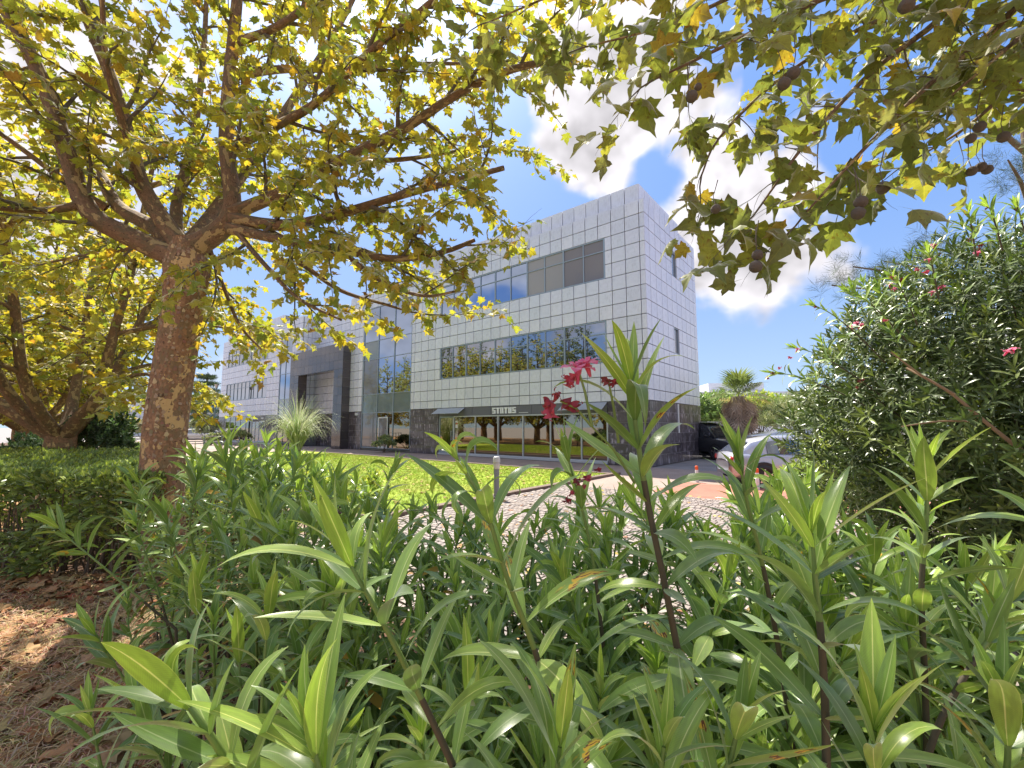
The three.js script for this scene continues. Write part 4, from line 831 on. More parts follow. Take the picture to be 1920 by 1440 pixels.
// oleander blossom: five petals round a throat; spent ones are crumpled and dark red
const petal = (() => { const g = lance(1.0, 0.12, 0.35, 0.42, 6), p = g.attributes.position, q = lance(1.0, 0.12, 0.35, 0.001, 6).attributes.position; for (let i = 0; i < p.count; i++) { const t = Math.floor(i / 3) / 6, s = (i % 3) - 1, w = 0.4 * Math.pow(Math.max(t, 0.02), 0.7) * Math.sqrt(1.02 - Math.pow(t, 5)); p.setXYZ(i, s * w, q.getY(i), q.getZ(i) + (s ? 0.1 * w + 0.05 * Math.sin(t * 9 + s) : 0)); } g.computeVertexNormals(); return g; })();
const BLOOM = (() => { const gs = []; for (let i = 0; i < 9; i++) { const a = i * 1.2566 + (i > 4 ? 0.6 : 0), d = V(Math.cos(a) * 0.9, i > 4 ? 1.1 : 0.4, Math.sin(a) * 0.9).normalize().multiplyScalar(i > 4 ? 0.75 : 1); const g = petal.clone(); g.applyMatrix4(basis(V(0, 0, 0), d, V(-d.x * 0.4, 1, -d.z * 0.4), i > 4 ? 0.7 : 1)); gs.push(g); } gs.push(tube([V(0, -0.8, 0), V(0, 0.05, 0)], [0.08, 0.22], 6)); return mergeGeometries(gs); })();
const SPENT = (() => { seedTo(9); const gs = []; for (let i = 0; i < 8; i++) { const d = randDir(); d.y -= 0.2; d.normalize(); const g = OL_CURL[i % 3].clone(); g.scale(3.4, 1, 1.3); g.applyMatrix4(basis(V(0, 0, 0), d, randDir(), 0.85)); gs.push(g); } return mergeGeometries(gs); })();
const PINK = [leafMat([0.86, 0.22, 0.38], 0.45, 0.1, null), leafMat([0.82, 0.14, 0.30], 0.45, 0.1, null)], WILT = [leafMat([0.30, 0.025, 0.04], 0.25, 0.2, null), leafMat([0.20, 0.03, 0.03], 0.2, 0.2, null), leafMat([0.5, 0.06, 0.11], 0.3, 0.2, null)];
function blossom(g, p, s, spent) { const m = part(g, spent ? 'spent_blossom' : 'blossom', spent ? SPENT : BLOOM, pick(spent ? WILT : PINK)); m.applyMatrix4(basis(p, V(rr(-0.5, 0.5), 1, rr(-0.2, 0.6)), randDir(), s)); return m; }

// the tall ones in front, each built along its own stem
const heroes = [
  ['oleander with pink blossom and withered red flower heads, tallest before the building', [[1330, 1480, 1.0], [1285, 1290, 0.98], [1245, 1090, 0.96], [1212, 930, 0.95], [1192, 800, 0.94], [1184, 725, 0.94]], { leaf: 0.215, gap: 0.066, r: 0.0065, brown: 0.62, from: 0.1 }],
  ['oleander with curled distorted top leaves standing before the lawn', [[1075, 1480, 0.85], [1010, 1240, 0.84], [950, 1080, 0.82], [905, 940, 0.8], [862, 868, 0.8]], { tip: 0.62, leaf: 0.2, gap: 0.062, r: 0.0055, brown: 0.3, curl: 0.75, from: 0.1 }],
  ['leaning oleander with bright green stem and long leaves before the lower trunk gap', [[870, 1480, 0.75], [800, 1330, 0.74], [730, 1190, 0.73], [680, 1100, 0.72], [648, 1042, 0.72]], { leaf: 0.185, gap: 0.056, r: 0.005, brown: 0.25, from: 0.05 }],
  ['oleander with broad pale leaves above the dry straw verge', [[470, 1520, 0.52], [432, 1440, 0.51], [385, 1365, 0.5], [340, 1305, 0.5]], { tip: 0.72, leaf: 0.165, gap: 0.045, r: 0.0052, brown: 0.0, from: 0.0 }],
  ['upright oleander with thick dark stem before the parked silver car', [[1550, 1500, 0.85], [1548, 1350, 0.85], [1540, 1200, 0.84], [1528, 1080, 0.84], [1522, 1000, 0.84]], { leaf: 0.21, gap: 0.064, r: 0.006, brown: 0.6, from: 0.05 }],
  ['oleander with a purplish stem and light upper leaves before the dark oleander thicket', [[1740, 1480, 1.15], [1735, 1290, 1.13], [1728, 1100, 1.12], [1738, 960, 1.12], [1736, 880, 1.12]], { leaf: 0.19, gap: 0.07, r: 0.006, brown: 0.55, from: 0.1 }],
  ['slanting oleander with reddish stem at the edge of the bed by the thicket', [[1715, 1500, 1.0], [1760, 1360, 1.0], [1820, 1250, 1.0], [1880, 1160, 1.0], [1900, 1110, 1.0]], { leaf: 0.16, gap: 0.06, r: 0.0055, brown: 0.6, from: 0.15 }],
  ['slender oleander with a tuft of upright bright leaves before the silver car roof', [[1490, 1440, 1.2], [1465, 1250, 1.2], [1430, 1060, 1.18], [1400, 940, 1.16], [1388, 870, 1.15]], { leaf: 0.185, gap: 0.075, r: 0.006, brown: 0.5, from: 0.1 }],
  ['oleander with small red spent flowers before the shop windows', [[1150, 1400, 1.5], [1130, 1200, 1.5], [1110, 1040, 1.5], [1085, 930, 1.5], [1062, 850, 1.5]], { leaf: 0.17, gap: 0.08, r: 0.006, brown: 0.4, from: 0.15 }],
  ['short oleander with yellow blotched leaf among the lowest front leaves', [[1250, 1560, 0.6], [1245, 1500, 0.6], [1240, 1440, 0.6], [1245, 1400, 0.6]], { leaf: 0.13, gap: 0.045, r: 0.005, brown: 0.1, from: 0.0 }],
  ['thin oleander with light leaves before the paving stones', [[880, 1340, 1.9], [905, 1200, 1.85], [920, 1090, 1.8], [935, 1000, 1.8]], { leaf: 0.15, gap: 0.07, r: 0.005, brown: 0.4, from: 0.2 }],
  ['low leaning oleander reaching over the straw toward the hedge', [[330, 1180, 2.1], [260, 1120, 2.05], [190, 1060, 2.0], [130, 1010, 2.0], [105, 985, 2.0]], { leaf: 0.15, gap: 0.05, r: 0.005, brown: 0.2, from: 0.05 }],
  ['oleander shoot with narrow leaves fanning out before the mottled trunk base', [[330, 1230, 2.2], [300, 1120, 2.2], [270, 1030, 2.2], [255, 980, 2.2]], { leaf: 0.15, gap: 0.05, r: 0.005, brown: 0.3, from: 0.1 }],
  ['oleander with glossy grey green leaves in the lower right of the bed', [[1330, 1600, 0.62], [1345, 1500, 0.62], [1370, 1420, 0.62], [1385, 1360, 0.62]], { leaf: 0.14, gap: 0.045, r: 0.005, brown: 0.2, from: 0 }],
  ['oleander with a broad upright leaf cluster low between the leaning stems', [[1010, 1640, 0.55], [1020, 1540, 0.55], [1040, 1470, 0.55], [1050, 1400, 0.55]], { leaf: 0.15, gap: 0.045, r: 0.005, brown: 0.1, from: 0 }],
  ['oleander with long drooping grey green leaves low beside the bright leaning stem', [[640, 1640, 0.52], [630, 1540, 0.52], [600, 1450, 0.52], [585, 1390, 0.52]], { leaf: 0.15, gap: 0.045, r: 0.005, brown: 0.1, from: 0 }],
  ['oleander with shiny broad leaves low beside the thick dark stem', [[1650, 1620, 0.58], [1650, 1520, 0.58], [1640, 1430, 0.58], [1640, 1370, 0.58]], { leaf: 0.155, gap: 0.045, r: 0.005, brown: 0.1, from: 0 }],
  ['oleander with bright arching leaves low by the slanting reddish stem', [[1880, 1600, 0.66], [1885, 1490, 0.66], [1890, 1390, 0.66], [1880, 1320, 0.66]], { leaf: 0.16, gap: 0.05, r: 0.005, brown: 0.1, from: 0 }],
];
heroes.forEach(([label, pp, o], i) => {
  seedTo(500 + i * 7 + (i === 1 ? 3 : 0));
  const pts = pp.map(([x, y, d]) => at(x, y, d)), b0 = pts[0].clone();
  const root = V(b0.x + rr(-0.08, 0.08), 0, b0.z + rr(-0.05, 0.05)), g = thing('oleander', label, 'shrub', null, root);
  const low = b0.y > 0.15 ? [root.clone()] : [];
  const L1 = pts.reduce((a, p, k) => (k ? a + p.distanceTo(pts[k - 1]) : 0), 0), L0 = low.length ? root.distanceTo(b0) : 0;
  if (L0) part(g, 'stem', tube([V(0, 0, 0), b0.clone().sub(root).multiplyScalar(0.5).add(V(0.01, 0, 0.01)), b0.clone().sub(root)], [0.009, 0.008, (o.r ?? 0.006) * 1.25], 7), STEM_BROWN);
  oleanderStem(g, local(pts, root), o);
  if (i === 0) {
    const stalk = (a, b2) => part(g, 'stalk', tube(local([a, a.clone().lerp(b2, 0.5).add(V(0, 0.012, 0)), b2], root), [0.0035, 0.003, 0.002], 5), STEM_GREEN);
    const f = at(1190, 905, 0.95), k1 = at(1110, 800, 0.92), k2 = at(1085, 695, 0.92);
    stalk(f, k1); stalk(k1, at(1050, 752, 0.92)); stalk(k1, k2);
    for (const [x, y, s, sp] of [[1084, 692, 0.042, 0], [1100, 683, 0.036, 0], [1068, 705, 0.028, 1], [1032, 752, 0.034, 1], [1070, 755, 0.042, 1], [1045, 738, 0.022, 1], [1034, 775, 0.03, 1], [1066, 720, 0.02, 1], [1140, 713, 0.022, 1], [1148, 718, 0.018, 1]]) blossom(g, at(x, y, 0.92).sub(root), s, sp);
    stalk(at(1160, 830, 0.95), at(1141, 715, 0.92));
  }
  if (i === 8) for (const [x, y, s] of [[1082, 900, 0.03], [1100, 893, 0.032], [1090, 915, 0.026], [1062, 938, 0.026], [1070, 925, 0.02], [1120, 880, 0.02]]) blossom(g, at(x, y, 1.45).sub(root), s, R() < 0.75);
});
// the mass of the bed: clumps of several stems, a few kinds built and copied
{
  const kinds = [];
  for (let v = 0; v < 9; v++) {
    seedTo(700 + v * 13);
    const g = new THREE.Group(); g.name = 'oleander';
    const n = 4 + (v % 3);
    for (let i = 0; i < n; i++) {
      const a = i * 6.283 / n + rr(-0.5, 0.5), h = rr(0.78, 1.18), lean = rr(0.06, 0.5), x = Math.cos(a), z = Math.sin(a);
      oleanderStem(g, [V(x * 0.03, 0, z * 0.03), V(x * lean * 0.35 + rr(-0.05, 0.05), h * 0.4, z * lean * 0.35 + rr(-0.05, 0.05)), V(x * lean * 0.75 + rr(-0.06, 0.06), h * 0.75, z * lean * 0.75 + rr(-0.06, 0.06)), V(x * lean, h, z * lean)], { leaf: 0.185, gap: 0.07, r: 0.0055, brown: 0.5, from: 0.22, max: 11, curl: 0.08, yellow: 0.03, dead: true });
    }
    kinds.push(g);
  }
  seedTo(801);
  const nameFor = (x, f) => (f > 2.5 && x < -1 ? ['leafy oleander clump before the mottled tree trunk and lime shrubs', 'oleander clumps before the trunk'] : x / f < -0.35 ? ['leafy oleander clump growing at the edge of the dry straw verge', 'oleander clumps by the straw verge']
    : f > 1.9 && x / f < 0.36 ? ['low oleander clump at the edge of the set-stone forecourt', 'oleander clumps by the set stones'] : x / f > 0.5 ? ['leafy oleander clump growing before the tall dark oleander thicket', 'oleander clumps before the thicket']
      : f < 1.1 ? ['short oleander clump under the tall leaning oleander stems', 'short oleander clumps under the tall stems'] : ['leafy oleander clump between the tall stems and the set-stone forecourt', 'oleander clumps in the middle of the bed']);
  const spots = [];
  const put = (px, depth, h) => spots.push([(px - 960) / (FOCAL * 1.01) * depth, -depth, h]);
  // near rows, then the farther ones toward the trunk
  for (const [px, d, h] of [[560, 1.15, 0.95], [700, 1.3, 1.0], [830, 1.25, 0.92], [960, 1.2, 0.9], [1090, 1.3, 0.92], [1210, 1.35, 0.98], [1330, 1.25, 0.98], [1450, 1.3, 1.0], [1580, 1.35, 1.02], [1700, 1.3, 1.0], [1830, 1.35, 1.0],
    [470, 1.6, 0.98], [600, 1.65, 1.08], [740, 1.75, 1.02], [850, 1.8, 0.9], [1180, 1.8, 1.0], [1300, 1.75, 1.08], [1420, 1.8, 1.08], [1540, 1.8, 1.1], [1670, 1.8, 1.12], [1790, 1.8, 1.05],
    [420, 2.2, 1.05], [520, 2.3, 1.15], [620, 2.35, 1.15], [720, 2.5, 1.0], [1340, 2.2, 1.08], [1450, 2.3, 1.15], [1560, 2.3, 1.15], [1660, 2.4, 1.15],
    [365, 2.6, 0.85], [440, 2.9, 1.2], [540, 2.95, 1.25], [640, 3.0, 1.2], [390, 3.4, 1.2], [480, 3.6, 1.3], [570, 3.7, 1.25], [660, 3.6, 1.1], [420, 4.2, 1.25], [500, 4.5, 1.3], [590, 4.5, 1.15], [385, 4.1, 1.1], [335, 3.4, 0.85],
    [430, 1.25, 0.72], [650, 0.95, 0.8], [1150, 0.95, 0.78], [1420, 0.95, 0.8], [1640, 0.98, 0.85], [1850, 1.0, 0.85], [900, 0.95, 0.75],
    [815, 2.1, 0.98], [925, 2.2, 1.02], [1050, 2.15, 0.95], [1140, 2.3, 1.12], [870, 2.7, 1.02], [985, 2.75, 0.95], [1230, 2.4, 1.2], [780, 2.9, 1.1], [1090, 2.9, 1.05], [1010, 1.55, 0.78], [1100, 1.6, 0.8], [900, 1.5, 0.76], [1000, 0.8, 0.68], [760, 0.82, 0.7], [1260, 0.85, 0.72], [540, 0.8, 0.6], [1530, 0.8, 0.74], [1760, 0.85, 0.78], [1930, 1.0, 0.85],
    [1260, 1.55, 1.02], [1380, 1.55, 1.1], [1500, 1.55, 1.12], [1620, 1.55, 1.14], [1750, 1.6, 1.15], [1880, 1.6, 1.1], [700, 2.0, 1.1], [1000, 1.9, 0.98], [1120, 1.95, 1.05], [1400, 2.7, 1.15], [1500, 2.7, 1.2], [960, 2.5, 1.0]]) put(px, d, h);
  spots.forEach(([x, z, h], i) => {
    const c = kinds[i % kinds.length].clone(); c.name = numbered('oleander'); c.position.set(x, 0, z); c.rotation.y = rr(0, 6.28); const s = h * rr(0.94, 1.06); c.scale.set(s * 1.05, s, s * 1.05);
    const [label, grp] = nameFor(x, -z); scene.add(tag(c, label, 'shrub', grp));
  });
}
// the tall dark oleander thicket on the right
{
  seedTo(901);
  const base = V(5.3, 0, -4.1), g = thing('oleander_thicket', 'tall dark oleander thicket with pink blossoms beside the parked silver cars', 'shrub', null, base);
  const list = [], rx = 2.35, ry = 1.85, rz = 1.75, cy = 1.72;
  const cols = [[0.25, 0.29, 0.18], [0.2, 0.24, 0.15], [0.32, 0.36, 0.2], [0.16, 0.19, 0.12], [0.46, 0.44, 0.22]], singles = [], cam = V(0, EYE, 0);
  for (let i = 0; i < 9500; i++) {
    const d = randDir(), lump = 0.82 + 0.36 * (fbm3(d.x * 2.2 + 3, d.y * 2.2, d.z * 2.2, 3)), k = Math.pow(R(), 0.28) * lump, p = V(d.x * rx * k, cy + d.y * ry * k, d.z * rz * k);
    if (p.y < 0.15) continue;
    const axis = V(d.x * 0.8, d.y * 0.6 + 0.45, d.z * 0.8).add(randDir().multiplyScalar(0.5)).normalize(), c = pick(cols), q = rr(0.75, 1.25);
    list.push({ m: basis(p, axis, randDir(), rr(0.12, 0.18)), c: rgb(c[0] * q, c[1] * q, c[2] * q) });
  }
  stuffPart(g, 'foliage', SPRIG_OL, leafMat([1, 1, 1], 0.3, 0.7, TX.oleander), list);
  // single leaves of the outer shoots
  let count = 0;
  const stems = [];
  for (let i = 0; i < 34; i++) {
    const a = rr(2.2, 5.2) * 0 + rr(Math.PI * 0.55, Math.PI * 1.25), el = rr(-0.5, 1.1), d = V(Math.cos(a) * Math.cos(el), Math.sin(el), Math.sin(a) * Math.cos(el) * 1), e = V(d.x * rx * 0.98, cy + d.y * ry, Math.abs(d.z) * rz * 0.9), s0 = V(e.x * 0.75, e.y * 0.8, e.z * 0.72);
    const tip = e.clone().add(V(d.x * 0.25, 0.25, 0.12)), before = g.children.length;
    if (tip.y < 0.5 || count > 120) continue;
    const sub = new THREE.Group();
    oleanderStem(sub, [s0, s0.clone().lerp(e, 0.6), e, tip], { leaf: 0.135, gap: 0.05, r: 0.005, brown: 0.5, from: 0.5, max: 5, curl: 0 });
    [...sub.children].forEach((c) => { g.add(c); count += c.name === 'leaf' ? 1 : 0; });
  }
  for (const [[x, y, d], [x2, y2, d2]] of [[[1640, 770, 3.9], [1448, 698, 3.9]], [[1650, 740, 3.8], [1492, 652, 3.8]], [[1660, 680, 3.7], [1526, 572, 3.7]], [[1700, 640, 3.5], [1590, 545, 3.5]], [[1760, 560, 3.3], [1740, 470, 3.3]], [[1830, 480, 3.2], [1815, 395, 3.2]], [[1880, 470, 3.2], [1852, 385, 3.2]], [[1930, 470, 3.1], [1905, 385, 3.1]], [[1720, 610, 3.4], [1672, 520, 3.4]]]) {
    const sub = new THREE.Group(), a = at(x, y, d).sub(base), e = at(x2, y2, d2).sub(base);
    oleanderStem(sub, [a, a.clone().lerp(e, 0.4).add(V(0, 0.05, 0)), a.clone().lerp(e, 0.75).add(V(0, 0.05, 0)), e], { leaf: 0.135, gap: 0.055, r: 0.005, brown: 0.5, from: 0.1, max: 9, curl: 0 });
    [...sub.children].forEach((c) => g.add(c));
  }
  const arm = (pts, r) => part(g, 'branch', tube(curvePts(local(pts, base), 14), Array.from({ length: 15 }, (_, i) => lerp(r, r * 0.5, i / 14)), 7), std(rgb(0.27, 0.17, 0.10), 0.8));
  arm([at(2050, 940, 3.1), at(1920, 848, 3.0), at(1840, 785, 3.0), at(1780, 735, 3.05), at(1700, 690, 3.3)], 0.016);
  for (let i = 0; i < 11; i++) { const a = rr(Math.PI * 0.6, Math.PI * 1.2), el = rr(0.1, 1.2), p = V(Math.cos(a) * Math.cos(el) * rx * 1.03, cy + Math.sin(el) * ry * 1.05, Math.abs(Math.sin(a)) * Math.cos(el) * rz); for (let k = 0; k < 3; k++) blossom(g, p.clone().add(randDir().multiplyScalar(0.05)), rr(0.026, 0.042), R() < 0.5); }
  arm([at(1830, 790, 3.05), at(1760, 790, 3.05), at(1690, 800, 3.1)], 0.008);
  arm([at(1790, 740, 3.0), at(1730, 705, 2.98), at(1670, 660, 3.0)], 0.009);
  for (let i = 0; i < 26; i++) { const a = rr(0, 6.28), e = V(Math.cos(a) * rx * 0.6, rr(1.2, 3.0), Math.sin(a) * rz * 0.6); stems.push(tube(curvePts([V(rr(-0.5, 0.5), 0, rr(-0.4, 0.4)), V(e.x * 0.5, e.y * 0.5, e.z * 0.5), e], 6), [0.028, 0.026, 0.023, 0.02, 0.017, 0.014, 0.01], 6)); }
  part(g, 'stems', mergeGeometries(stems), STEM_BROWN).userData.kind = 'stuff';
  for (const [x, y, d, s, sp] of [[1888, 660, 2.55, 0.034, 0], [1900, 655, 2.55, 0.03, 0], [1742, 487, 3.3, 0.035, 0], [1750, 460, 3.3, 0.03, 0], [1672, 520, 3.4, 0.03, 0], [1720, 505, 3.3, 0.03, 1], [1735, 510, 3.3, 0.035, 1], [1450, 700, 3.9, 0.035, 1], [1462, 690, 3.9, 0.03, 1], [1440, 708, 3.9, 0.03, 1], [1495, 655, 3.8, 0.035, 0], [1482, 670, 3.8, 0.03, 1], [1528, 575, 3.7, 0.025, 1], [1812, 400, 3.2, 0.025, 1], [1850, 390, 3.2, 0.022, 1], [1660, 600, 3.3, 0.03, 1], [1905, 392, 3.1, 0.025, 1]]) blossom(g, at(x, y, d).sub(base), s, sp);
}
// ---------- shrubs round the lawn and the forecourt ----------
const LIME = [[0.36, 0.51, 0.06], [0.48, 0.6, 0.075], [0.27, 0.42, 0.06], [0.6, 0.63, 0.09]];
const MIDGREEN = [[0.204, 0.323, 0.068], [0.272, 0.408, 0.085], [0.153, 0.255, 0.0595], [0.34, 0.442, 0.102]];
const OLIVE = [[0.255, 0.323, 0.102], [0.34, 0.391, 0.119], [0.187, 0.255, 0.085], [0.408, 0.408, 0.153]];
const DARK = [[0.072, 0.136, 0.04], [0.096, 0.176, 0.048], [0.056, 0.104, 0.032]];
[[405, 868, 9.5, 0.6, 0.45], [470, 872, 8.6, 0.65, 0.5], [560, 868, 9, 0.6, 0.5], [640, 870, 8.8, 0.6, 0.55], [700, 866, 9.6, 0.55, 0.5], [440, 862, 11.5, 0.7, 0.5], [605, 862, 11, 0.6, 0.5], [360, 870, 8, 0.5, 0.45]].forEach(([px, py, d, r, h], i) => {
  const p = at(px, py, d).setY(0); shrub('lime_shrub', 'low lime green shrub at the lawn edge beyond the oleanders', 'shrub', 'low lime shrubs by the lawn', p, { seed: 1000 + i, rx: r, ry: h, rz: r, cy: h * 0.55, count: 330, size: 0.13, colors: LIME, lobes: 9 });
});
[[720, 846, 29, 0.85, 0.6], [395, 836, 40, 0.8, 0.6], [421, 834, 41, 0.95, 0.7], [452, 833, 41, 1.05, 0.75]].forEach(([px, py, d, r, h], i) => {
  shrub('clipped_bush', i ? 'small rounded bush on the paving before the far shop front' : 'small rounded bush on the paving before the glazed entrance', 'shrub', i ? 'bushes before the far shop front' : null, at(px, py, d).setY(0), { seed: 1050 + i, rx: r, ry: h, rz: r, cy: h * 0.9, count: 420, size: 0.2, colors: OLIVE, lobes: 10 });
});
shrub('pale_bush', 'pale grey green bush at the end of the left wing', 'shrub', null, at(400, 835, 45).setY(0).add(V(-1, 0, 0)), { seed: 1070, rx: 1.5, ry: 1.5, rz: 1.5, cy: 1.4, count: 600, size: 0.32, colors: [[0.25, 0.3, 0.14], [0.32, 0.36, 0.18]] });
shrub('evergreen_bush', 'dark dense evergreen bush behind the clipped hedge', 'shrub', null, at(172, 880, 10.6).setY(0), { seed: 1071, rx: 0.85, ry: 1.25, rz: 0.85, cy: 1.1, count: 1100, size: 0.2, colors: DARK, lobes: 16 });
shrub('evergreen_bush', 'dark evergreen bush left of the low forking tree', 'shrub', null, at(60, 880, 12.5).setY(0), { seed: 1072, rx: 0.9, ry: 0.9, rz: 0.9, cy: 0.7, count: 700, size: 0.2, colors: DARK, lobes: 14 });
[[215, 838, 13, 0.7, 0.5], [245, 835, 15, 0.7, 0.55]].forEach(([px, py, d, r, h], i) => shrub('young_shrub', 'young leafy shrub on the paving past the dark evergreen bush', 'shrub', 'young shrubs past the hedge', at(px, py, d).setY(0), { seed: 1080 + i, rx: r, ry: h, rz: r, cy: h, count: 320, size: 0.2, colors: MIDGREEN }));
[[200, 60, 2.4], [235, 62, 2.2], [265, 60, 2.6], [292, 66, 2.4]].forEach(([px, d, h], i) => shrub('far_bush', 'bush in the row before the far white office block', 'shrub', 'bushes before the far white block', at(px, 820, d).setY(0), { seed: 1090 + i, rx: 2.4, ry: h / 2, rz: 2, cy: h / 2, count: 420, size: 0.5, colors: i === 2 ? [[0.38, 0.33, 0.16], [0.3, 0.28, 0.12]] : MIDGREEN }));
// shrubs and trees beyond the parking on the right
[[1322, 31, 4.2, 2.6, MIDGREEN], [1350, 33, 4.6, 2.4, MIDGREEN], [1425, 31, 4.4, 2.6, LIME], [1460, 30, 4.0, 2.6, OLIVE], [1500, 29, 4.1, 2.8, OLIVE], [1545, 30, 4.6, 2.8, OLIVE], [1590, 29, 4.6, 2.8, MIDGREEN], [1650, 30, 5.0, 3.0, MIDGREEN], [1330, 40, 5.2, 3.0, OLIVE], [1475, 42, 5.2, 3.2, MIDGREEN]].forEach(([px, d, h, r, cols], i) => {
  shrub('roadside_bush', cols === LIME ? 'bright yellow green bush right of the shaggy palm' : cols === OLIVE ? 'dry olive coloured bush in the thicket beyond the parked cars' : 'green bush in the thicket beyond the parked cars', 'shrub', cols === LIME ? null : cols === OLIVE ? 'olive bushes beyond the cars' : 'green bushes beyond the cars', at(px, 830, d).setY(0), { seed: 1100 + i, rx: r, ry: h / 2, rz: r * 0.8, cy: h / 2, count: 1000, size: 0.42, colors: cols, lobes: 18, geo: cols === OLIVE ? SPRIG_FINE : SPRIG_OVAL, stems: 14, stemScale: 2 });
});
shrub('sunlit_shrub', 'bright yellow green small leaved shrub between the silver car and the dark thicket', 'shrub', null, at(1575, 900, 6.2).setY(0), { seed: 1150, rx: 0.75, ry: 0.85, rz: 0.8, cy: 0.85, count: 900, size: 0.15, colors: LIME, lobes: 14, geo: SPRIG_OL });
// pampas grass clump
{
  seedTo(1200);
  const p = at(556, 850, 26).setY(0), g = thing('pampas_grass', 'tall clump of arching pale green ornamental grass before the granite portal', 'grass clump', null, p), gs = [[], []];
  for (let i = 0; i < 620; i++) {
    const a = rr(0, 6.283), L = rr(2.2, 4.2), lean = Math.pow(R(), 0.6) * 0.9, w = 0.03, n = 7, P = [], I = []; let q = V(Math.cos(a) * 0.18 * R(), 0, Math.sin(a) * 0.18 * R()), th = lean * 0.3;
    for (let k = 0; k <= n; k++) { const ww = w * (1 - k / n * 0.9), s = V(-Math.sin(a), 0, Math.cos(a)); P.push(q.x - s.x * ww, q.y, q.z - s.z * ww, q.x + s.x * ww, q.y, q.z + s.z * ww); th += lean * 0.62 * (k / n) * 1.4; q = q.clone().add(V(Math.cos(a) * Math.sin(th), Math.cos(th), Math.sin(a) * Math.sin(th)).multiplyScalar(L / n)); if (k < n) { const b2 = k * 2; I.push(b2, b2 + 1, b2 + 2, b2 + 1, b2 + 3, b2 + 2); } }
    const ge = new THREE.BufferGeometry(); ge.setAttribute('position', new THREE.Float32BufferAttribute(P, 3)); ge.setIndex(I); ge.computeVertexNormals(); gs[i % 5 < 3 ? 0 : 1].push(ge);
  }
  for (const [k, c] of [[0, [0.56, 0.57, 0.38]], [1, [0.32, 0.42, 0.17]]]) part(g, 'blades', mergeGeometries(gs[k]), phys(rgb(...c), 1, { transmission: 0.3 })).userData.kind = 'stuff';
}
// palm with a skirt of dead fronds
{
  seedTo(1210);
  const p = at(1390, 835, 23).setY(0), g = thing('fan_palm', 'fan palm with green crown above a shaggy skirt of dead fronds', 'palm tree', null, p);
  part(g, 'trunk', tube([V(0, -0.1, 0), V(0.05, 0.8, 0), V(0, 1.8, 0), V(0, 3.3, 0)], [0.42, 0.38, 0.36, 0.3], 14, 0.25, 2), std(rgb(0.34, 0.27, 0.22), 0.95));
  const spikes = []; for (let i = 0; i < 90; i++) { const y = rr(0.1, 1.8), a = rr(0, 6.28); spikes.push(bar(V(Math.cos(a) * 0.36, y, Math.sin(a) * 0.36), V(Math.cos(a) * 0.5, y + 0.2, Math.sin(a) * 0.5), 0.03, 4)); }
  part(g, 'leaf_bases', mergeGeometries(spikes), std(rgb(0.44, 0.37, 0.31), 0.95)).userData.kind = 'stuff';
  const fan = (() => { const P = [], I = []; const n = 14; for (let i = 0; i < n; i++) { const a = (i / (n - 1) - 0.5) * 3.4, s = 0.11, x = Math.sin(a), y = Math.cos(a) * 0.9 + 0.55, b0 = P.length / 3; P.push(0, 0.45, 0, x * 0.55 - Math.cos(a) * s * 0.5, 0.45 + (y - 0.45) * 0.6, 0.05, x * 0.55 + Math.cos(a) * s * 0.5, 0.45 + (y - 0.45) * 0.6, 0.05, x * 0.95, 0.45 + (y - 0.45), -0.18); I.push(b0, b0 + 2, b0 + 1, b0 + 1, b0 + 2, b0 + 3); } const b0 = P.length / 3; P.push(-0.015, 0, 0, 0.015, 0, 0, 0.012, 0.46, 0, -0.012, 0.46, 0); I.push(b0, b0 + 1, b0 + 2, b0, b0 + 2, b0 + 3); const g2 = new THREE.BufferGeometry(); g2.setAttribute('position', new THREE.Float32BufferAttribute(P, 3)); g2.setIndex(I); g2.computeVertexNormals(); return g2; })();
  const gm = [phys(rgb(0.2, 0.27, 0.06), 1, { transmission: 0.3 }), phys(rgb(0.28, 0.33, 0.07), 1, { transmission: 0.3 }), phys(rgb(0.5, 0.42, 0.12), 1, { transmission: 0.3 })], dm = [std(rgb(0.44, 0.33, 0.25), 0.95), std(rgb(0.36, 0.26, 0.19), 0.95), std(rgb(0.52, 0.41, 0.32), 0.95)];
  for (let i = 0; i < 34; i++) { const a = i * 2.4, e = rr(-0.25, 1.35), d = V(Math.cos(a) * Math.cos(e), Math.sin(e), Math.sin(a) * Math.cos(e)); part(g, 'frond', fan, e < -0.05 ? gm[2] : pick(gm.slice(0, 2))).applyMatrix4(basis(V(0, 3.35, 0), d, V(-d.x * 0.2, 1, -d.z * 0.2), rr(0.95, 1.25))); }
  for (let i = 0; i < 130; i++) { const a = i * 2.4, e = rr(-1.5, -1.15), y = rr(2.3, 3.45), d = V(Math.cos(a) * Math.cos(e), Math.sin(e), Math.sin(a) * Math.cos(e)), o = part(g, 'dead_frond', fan, pick(dm)); o.applyMatrix4(basis(V(Math.cos(a) * 0.36, y, Math.sin(a) * 0.36), d, V(d.x, 0.2, d.z).add(randDir().multiplyScalar(0.3)), rr(0.6, 0.85))); }
}
